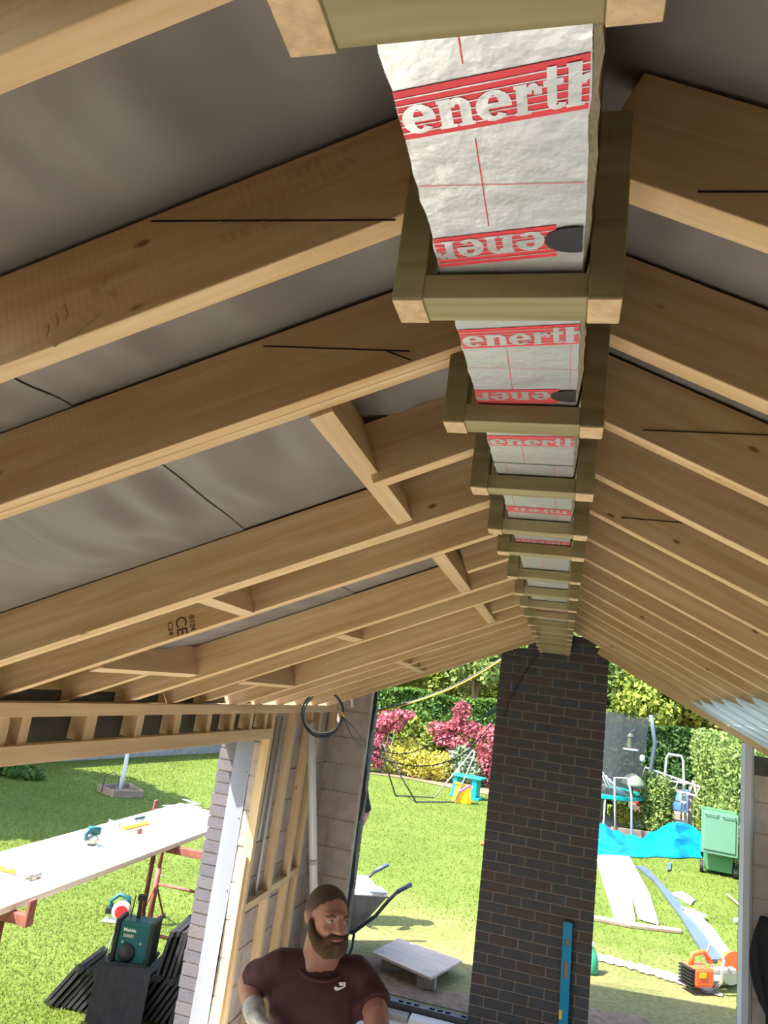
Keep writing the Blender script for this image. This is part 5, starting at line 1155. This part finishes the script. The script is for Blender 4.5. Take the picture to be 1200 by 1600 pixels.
tree('grey green tree right of the pier above the trampoline net', 1.9, 31, 7.0, 2.6, 7500, .14, 'leaf_light')
tree('lime green tree right of the pier under the right verge', 4.6, 30, 6.2, 2.8, 8500, .14, 'leaf_lime')
tree('dense green tree beyond the pale hedge at the right', 7.6, 27, 5.2, 2.8, 8000, .14, 'leaf_hedge')
tree('yellow green tree beyond the pale hedge', 6.2, 33, 7.0, 2.6, 7000, .15, 'leaf_light')
tree('broad green tree behind the dark hedge above the block gable wall', -9.8, 29, 6.0, 2.8, 7000, .14, 'leaf_hedge')
hedge('hedge', 'tall rough hedge far behind the trees', (-14, 35, 0), (12, 36.5, 5.4), 26000, .2, 'leaf_lime', faces='-y+z', grp='hedges round the lawn')
# the tree that shades the left lawn
tree('broad tree standing off to the left, shading the lawn', -11.0, 8.3, 6.6, 3.4, 15000, .24, 'leaf_hedge')
# grass blades over the lawn in view
n = 120000; y = 4.6+17*RNG.uniform(size=n)**1.3; xr_ = np.where(RNG.uniform(size=n) < .35, RNG.uniform(-.62, -.38, n), RNG.uniform(-.38, .34, n)); x = xr_*y*1.35
k = ~((y < 7.5) & (x > -1.7) & (x < 1.5)) & (x < 3.4) & ~((x > -2.3) & (x < 2.1) & (y < 6.8)); k &= RNG.uniform(size=n) > 1.15*np.clip((10.6-y)/2.2, 0, 1)*np.clip((x+3.0)/1.0, 0, 1); x, y = x[k], y[k]; n = len(x)
hh = RNG.uniform(.008, .022, n)*(1+.02*y); a = RNG.uniform(0, 2*PI, n); wd = .0028+.0005*y; lean = RNG.normal(size=(n, 2))*hh[:, None]*.7
v = np.empty((n, 3, 3)); v[:, 0] = np.stack([x-np.cos(a)*wd, y-np.sin(a)*wd, np.full(n, -.006)], 1); v[:, 1] = np.stack([x+np.cos(a)*wd, y+np.sin(a)*wd, np.full(n, -.006)], 1); v[:, 2] = np.stack([x+lean[:, 0], y+lean[:, 1], hh], 1)
me = bpy.data.meshes.new('grass'); me.vertices.add(3*n); me.vertices.foreach_set('co', v.reshape(-1)); me.loops.add(3*n); me.loops.foreach_set('vertex_index', np.arange(3*n, dtype=np.int32)); me.polygons.add(n)
me.polygons.foreach_set('loop_start', np.arange(0, 3*n, 3, dtype=np.int32)); me.polygons.foreach_set('loop_total', np.full(n, 3, dtype=np.int32))
dry = np.clip((10.2-y)/3.2, 0, 1)*np.clip((x+3.4)/1.4, 0, 1); at = me.attributes.new('shade', 'FLOAT', 'FACE'); at.data.foreach_set('value', np.clip(RNG.beta(1.5, 2, n)+.5*dry, 0, 1).astype(np.float32)); me.materials.append(M['grass']); me.update()
o = bpy.data.objects.new('grass', me); COL.objects.link(o); tag(o, 'short mown grass of the sunlit lawn', 'grass', None, 'stuff')
#=PART6=
# ================================================================== PEOPLE
def limb(b, pts, rad, n=14, sq=1.):
    """tapering limb with round ends"""
    P = [Vector(p) for p in pts]; R = list(rad); d0 = (P[0]-P[1]).normalized(); d1 = (P[-1]-P[-2]).normalized()
    b.tube([P[0]+d0*R[0]*.8, P[0]+d0*R[0]*.5]+P+[P[-1]+d1*R[-1]*.5, P[-1]+d1*R[-1]*.8], [R[0]*.35, R[0]*.78]+R+[R[-1]*.78, R[-1]*.35], n, sq=sq)
def voxel(o, size, it=6, fac=.5):
    m = o.modifiers.new('remesh', 'REMESH'); m.mode = 'VOXEL'; m.voxel_size = size; m.use_smooth_shade = True
    s_ = o.modifiers.new('smooth', 'SMOOTH'); s_.iterations = it; s_.factor = fac
def bake(o):
    """evaluated copy of the mesh, to project logos and brows onto it"""
    dg = bpy.context.evaluated_depsgraph_get(); ev = o.evaluated_get(dg); me = ev.to_mesh(); bm = bmesh.new(); bm.from_mesh(me); t = BVHTree.FromBMesh(bm); bm.free(); ev.to_mesh_clear(); return t
def hand(b, wrist, fwd, palm_n, thumb_side, curl=.5, s=1.):
    """palm, four unequal curled fingers, thumb from the side of the palm"""
    f = Vector(fwd).normalized(); nrm = Vector(palm_n).normalized(); nrm = (nrm-f*nrm.dot(f)).normalized(); sd = f.cross(nrm)*thumb_side; W = Vector(wrist)
    for q in (-1, -.33, .33, 1): limb(b, [W+sd*.010*q, W+f*.045*s+sd*.024*q*s, W+f*.095*s+sd*.033*q*s], [.017*s, .017*s, .013*s], 8)
    for q, L in ((1, .070), (.36, .080), (-.3, .075), (-.95, .058)):
        p0 = W+f*.092*s+sd*.032*q*s; P = [p0]; a = 0
        for seg in (.42, .32, .26):
            a += curl*.95; P.append(P[-1]+(f*math.cos(a)+nrm*math.sin(a))*L*seg*s*1.25)
        limb(b, P, [.0105*s, .0098*s, .009*s, .008*s], 8)
    p0 = W+f*.030*s+sd*.030*s; limb(b, [p0, p0+(f*.55+sd*.8+nrm*.2)*.038*s, p0+(f*.95+sd*.65+nrm*.5)*.068*s, p0+(f*1.0+sd*.35+nrm*.7)*.092*s], [.016*s, .0135*s, .012*s, .009*s], 8)
def person(label, root_T, spec):
    r = thing('person', label, 'person', T=root_T)
    J = spec; b = MB()
    S = J['spine']                                   # pelvis, waist, chest, neck base
    # torso under the clothes
    limb(b, S, [.140, .135, .130, .075], 20); b.ell(tuple(Vector(S[2])+Vector((0, 0, .02))), (.150, .105, .15), 20, 12)
    nk, hd = Vector(S[3]), Vector(J['head']); limb(b, [nk+Vector((0, .01, -.04)), nk*.45+hd*.55+Vector((0, .01, -.01)), hd+Vector((0, .015, -.03))], [.078, .066, .062], 16)
    HT = Matrix.Translation(hd) @ Matrix.Rotation(J['turn'], 4, 'Z') @ Matrix.Rotation(J['nod'], 4, 'X') @ Matrix.Rotation(J['tilt'], 4, 'Y') @ Matrix.Diagonal((.95, .97, .86, 1))
    # head: cranium, face, jaw, nose, brow, cheeks, lips, ears (face looks along -y)
    e = lambda c, q: b.ell(c, q, 18, 12, T=HT)
    e((0, .012, .042), (.074, .094, .085)); e((0, -.030, .0), (.064, .066, .088)); e((0, -.036, -.058), (.052, .050, .048)); e((0, -.058, -.088), (.030, .026, .022))
    e((0, -.086, .040), (.048, .018, .014)); e((.030, -.070, -.020), (.026, .024, .024)); e((-.030, -.070, -.020), (.026, .024, .024))
    for p, q in (((0, -.096, .018), (.0095, .012, .018)), ((0, -.106, -.002), (.012, .014, .016)), ((0, -.110, -.017), (.0155, .0155, .0125)), ((.012, -.101, -.020), (.010, .010, .009)), ((-.012, -.101, -.020), (.010, .010, .009))): e(p, q)
    e((0, -.090, -.050), (.026, .012, .011))
    for s_ in (-1, 1): e((s_*.076, .012, .004), (.010, .020, .031)); e((s_*.082, .018, .012), (.008, .014, .020))
    for side in ('R', 'L'):
        P = J['arm'+side]; limb(b, P[:3], [.058, .054, .044], 16); limb(b, [P[2], P[2]*.55+P[3]*.45, P[3]], [.047, .045, .030], 16)
        hd_ = J['hand'+side]; hand(b, P[3]+(P[3]-P[2]).normalized()*.005, *hd_)
        P = J['leg'+side]; limb(b, P, [.105, .095, .062, .058, .042], 16); limb(b, [P[-1]+Vector((0, .03, -.03)), P[-1]+Vector((0, -.07, -.045)), P[-1]+Vector((0, -.16, -.055))], [.040, .042, .034], 12)
    body = b.build('body', 'skin', r); voxel(body, .0052, 4, .5)
    # shirt
    b = MB(); limb(b, [Vector(S[0])+Vector((0, 0, .0)), S[1], Vector(S[2]), Vector(S[3])+Vector((0, 0, -.040))], [.168, .165, .150, .082], 24)
    b.ell(tuple(Vector(S[2])+Vector((0, -.012, .02))), (.168, .128, .16), 24, 14); b.ell(tuple(Vector(S[1])+Vector((0, -.02, .02))), (.170, .148, .17), 24, 14)
    for side in ('R', 'L'):
        P = J['arm'+side]; t = J.get('sleeve'+side, .62); e1 = P[1]*(1-t)+P[2]*t; limb(b, [Vector(S[3])+Vector((0, 0, -.03)), P[0], P[1]], [.060, .066, .066], 16)
        d = (e1-P[1]).normalized(); b.tube([P[0], P[1], P[1]*.5+e1*.5, e1], [.066, .068, .067, .068], 20)
    sh = b.build('tee_shirt' if J.get('short', True) else 'jacket', J['top'], r); voxel(sh, .0085, 5, .5)
    if J.get('short', True): sh['label'] = 'dark maroon short sleeved tee shirt'
    tx = bpy.data.textures.new('cloth_folds', 'CLOUDS'); tx.noise_scale = .11; tx.noise_depth = 2
    dm = sh.modifiers.new('folds', 'DISPLACE'); dm.texture = tx; dm.strength = .016; dm.mid_level = .5
    nb = nk+Vector((0, -.002, -.016)); MB().tube([nb+Vector((.085*math.cos(t), .080*math.sin(t)-.006, .024*math.sin(t))) for t in np.linspace(0, 2*PI, 33)], .0065, 8, caps=False).build('collar', J['top'], r, smooth=True)
    b = MB()
    for side in ('R', 'L'): P = J['leg'+side]; limb(b, [P[0]+Vector((0, 0, .04))]+P[1:-1]+[P[-1]+Vector((0, 0, .02))], [.135, .118, .085, .082, .075], 16)
    b.ell(tuple(Vector(S[0])), (.185, .15, .13), 20, 10); tr = b.build('trousers', 'trouser', r); voxel(tr, .012, 4)
    b = MB()
    for side in ('R', 'L'):
        P = J['leg'+side]; q = P[-1]; limb(b, [q+Vector((0, .05, -.02)), q+Vector((0, -.06, -.04)), q+Vector((0, -.18, -.055))], [.055, .055, .045], 12)
    bo = b.build('boots', 'black', r); voxel(bo, .012, 3)
    # hair cap cropped to the scalp, beard, brows, eyes, mouth
    hb = MB(); nU, nV = 40, 22; v = []
    for i in range(nV+1):
        el = PI/2-(PI*.64)*i/nV
        for j in range(nU):
            a = 2*PI*j/nU; fr = max(0, -math.sin(a)); lim = PI/2-PI*(.60-.315*fr**1.1) if True else 0
            lim += .05*math.sin(j*2.7)+.04*math.sin(j*7.1+1); ee = max(el, lim); q = .0016
            v.append(HT @ Vector(((.074+q)*math.cos(ee)*math.cos(a), .012+(.094+q)*math.cos(ee)*math.sin(a), .042+(.085+q)*math.sin(ee))))
    hb.add(v, [(i*nU+j, i*nU+(j+1) % nU, (i+1)*nU+(j+1) % nU, (i+1)*nU+j) for i in range(nV) for j in range(nU)])
    hair = hb.build('hair', 'hair', r, smooth=True); hair['label'] = 'short cropped dark hair'
    if J.get('beard'):
        b = MB(); e2 = lambda c, q: b.ell(c, q, 16, 10, T=HT)
        e2((0, -.060, -.095), (.042, .040, .036)); e2((0, -.072, -.075), (.043, .036, .022))
        for s_ in (-1, 1):
            limb(b, [HT @ Vector((s_*.070, -.004, -.005)), HT @ Vector((s_*.064, -.022, -.045)), HT @ Vector((s_*.047, -.052, -.078)), HT @ Vector((s_*.02, -.078, -.098))], [.010, .019, .027, .028], 12)
            limb(b, [HT @ Vector((s_*.004, -.106, -.036)), HT @ Vector((s_*.022, -.097, -.043)), HT @ Vector((s_*.034, -.082, -.062))], [.0065, .008, .012], 10)
        bd_ = b.build('beard', 'beard', r); voxel(bd_, .005, 2); bd_['label'] = 'full brown beard'
    for s_ in (-1, 1):
        MB().ell((s_*.030, -.0790, .017), (.0125, .0125, .0105), 14, 9, T=HT).build('eye', ['eyewhite'], r, smooth=True)
        MB().ell((s_*.030+.0035, -.0890, .0165), (.0052, .003, .0052), 12, 7, T=HT).build('iris', 'iris', r, smooth=True)
        MB().tube([HT @ Vector((s_*.015, -.0995, .034)), HT @ Vector((s_*.032, -.0955, .040)), HT @ Vector((s_*.050, -.080, .032))], [.0035, .0048, .0025], 8).build('eyebrow', 'hair', r, smooth=True)
        MB().tube([HT @ Vector((s_*.017, -.0885, .0235)), HT @ Vector((s_*.030, -.0935, .0285)), HT @ Vector((s_*.045, -.0805, .0215))], [.003, .0042, .003], 8).build('eyelid', 'skin', r, smooth=True)
    MB().tube([HT @ Vector((-.022, -.0945, -.052)), HT @ Vector((-.008, -.1030, -.0485)), HT @ Vector((.008, -.1030, -.0485)), HT @ Vector((.022, -.0945, -.052))], [.003, .0052, .0052, .003], 8).build('mouth', 'lip', r, smooth=True)
    return r, sh, body, HT
V_ = Vector
hp = aZ(511, 1436, 1.645); face_a = math.atan2(-hp.x, hp.y)      # chest towards the camera
RT = Matrix.Translation((hp.x, hp.y, 0)) @ Matrix.Rotation(face_a+.06, 4, 'Z')
RI = RT.inverted(); Wp = lambda px, py, dy: RI @ aY(px, py, hp.y+dy)
elR, wrR = Wp(390, 1534, .07), Wp(397, 1578, -.10); elL, wrL = Wp(587, 1580, .05), Wp(592, 1660, -.05)
spec = dict(spine=[V_((0, .10, .97)), V_((0, .085, 1.16)), V_((0, .055, 1.34)), V_((0, .025, 1.505))], sleeveL=.85, sleeveR=.6, head=V_((0, 0, 1.645)), turn=.42, nod=-.06, tilt=.04,
    armR=[V_((-.135, .045, 1.458)), V_((-.175, .06, 1.42)), elR, wrR], handR=((.35, -.6, -.6), (.6, .2, .3), 1, .55, .95),
    armL=[V_((.135, .05, 1.455)), V_((.175, .06, 1.415)), elL, wrL], handL=((-.05, -.3, -.95), (-.9, -.1, 0), -1, .35, .95),
    legR=[V_((-.10, .10, .92)), V_((-.11, .08, .70)), V_((-.12, .06, .50)), V_((-.12, .08, .36)), V_((-.13, .10, .095))], legL=[V_((.10, .10, .92)), V_((.11, .08, .70)), V_((.12, .06, .50)), V_((.12, .08, .36)), V_((.13, .10, .095))],
    top='shirt', beard=True)
man, shirt, body_, HT_ = person('bearded man in a dark maroon tee shirt standing below the roof, looking aside', RT, spec)
# work glove on his right hand
b = MB(); Pw = spec['armR'][3]; dirf = (Pw-spec['armR'][2]).normalized()
hand(b, Pw+dirf*.005, *(spec['handR'][:4]), 1.18); limb(b, [Pw-dirf*.02, Pw-dirf*.0, Pw+dirf*.03], [.040, .037, .036], 14)
gl = b.build('work_glove', 'glove', man); voxel(gl, .0055, 3); gl['label'] = 'pale grey work glove'
# white swoosh and letters on the chest, laid onto the shirt
bpy.context.view_layer.update(); tb = bake(shirt)
def on_shirt(px, py):
    o_ = RT.inverted() @ V_((0, 0, EYE)); d = (RT.inverted().to_3x3() @ ray(px, py)).normalized(); h = tb.ray_cast(o_, d); return (h[0]-d*.0035) if h[0] is not None else None
sw = [(523, 1541), (522, 1545), (525, 1548), (530, 1547), (536, 1544), (541, 1540), (535, 1542), (529, 1543.5), (526, 1542)]
pts3 = [on_shirt(*p) for p in sw]
if all(p is not None for p in pts3):
    o = MB().add(pts3+[p+V_((0, .002, 0)) for p in pts3], [(0, 1, 2, 8), (2, 3, 7, 8), (3, 4, 6, 7), (4, 5, 6)]).build('chest_logo', 'white', man)
c = on_shirt(533, 1538)
if c is not None:
    T = Matrix.Translation(c) @ Matrix.Rotation(-.10, 4, 'Y') @ Matrix.Rotation(PI/2, 4, 'X'); t = text('chest_lettering', 'NIKE', .0145, 'white', T, man, .0012, .0006)
# second builder bending behind the block wall, only his elbow and side showing
q = aY(560, 1330, 8.15); RT2 = Matrix.Translation((q.x-.27, 8.15, 0)) @ Matrix.Rotation(.4, 4, 'Z')
spec2 = dict(spine=[V_((0, .0, .93)), V_((0, .0, 1.10)), V_((0, -.02, 1.28)), V_((0, -.05, 1.43))], head=V_((0, -.09, 1.59)), turn=0, nod=.3, tilt=0,
    armR=[V_((-.165, -.02, 1.38)), V_((-.215, -.02, 1.34)), V_((-.25, .02, 1.10)), V_((-.2, -.16, .95))], handR=((.2, -.8, -.4), (.6, .2, .3), 1, .5, 1.0),
    armL=[V_((.165, -.02, 1.38)), V_((.215, -.02, 1.34)), V_((.30, .06, 1.12)), V_((.22, -.12, .96))], handL=((-.2, -.8, -.4), (-.6, .2, .3), -1, .5, 1.0),
    legR=[V_((-.10, .0, .90)), V_((-.11, -.01, .70)), V_((-.12, -.02, .50)), V_((-.12, .0, .36)), V_((-.13, .03, .095))], legL=[V_((.10, .0, .90)), V_((.11, -.01, .70)), V_((.12, -.02, .50)), V_((.12, .0, .36)), V_((.13, .03, .095))],
    top='dark_cloth', beard=False, sleeveR=.95, sleeveL=.95, short=False)
person('person in dark clothes almost hidden behind the edge of the block wall', RT2, spec2)
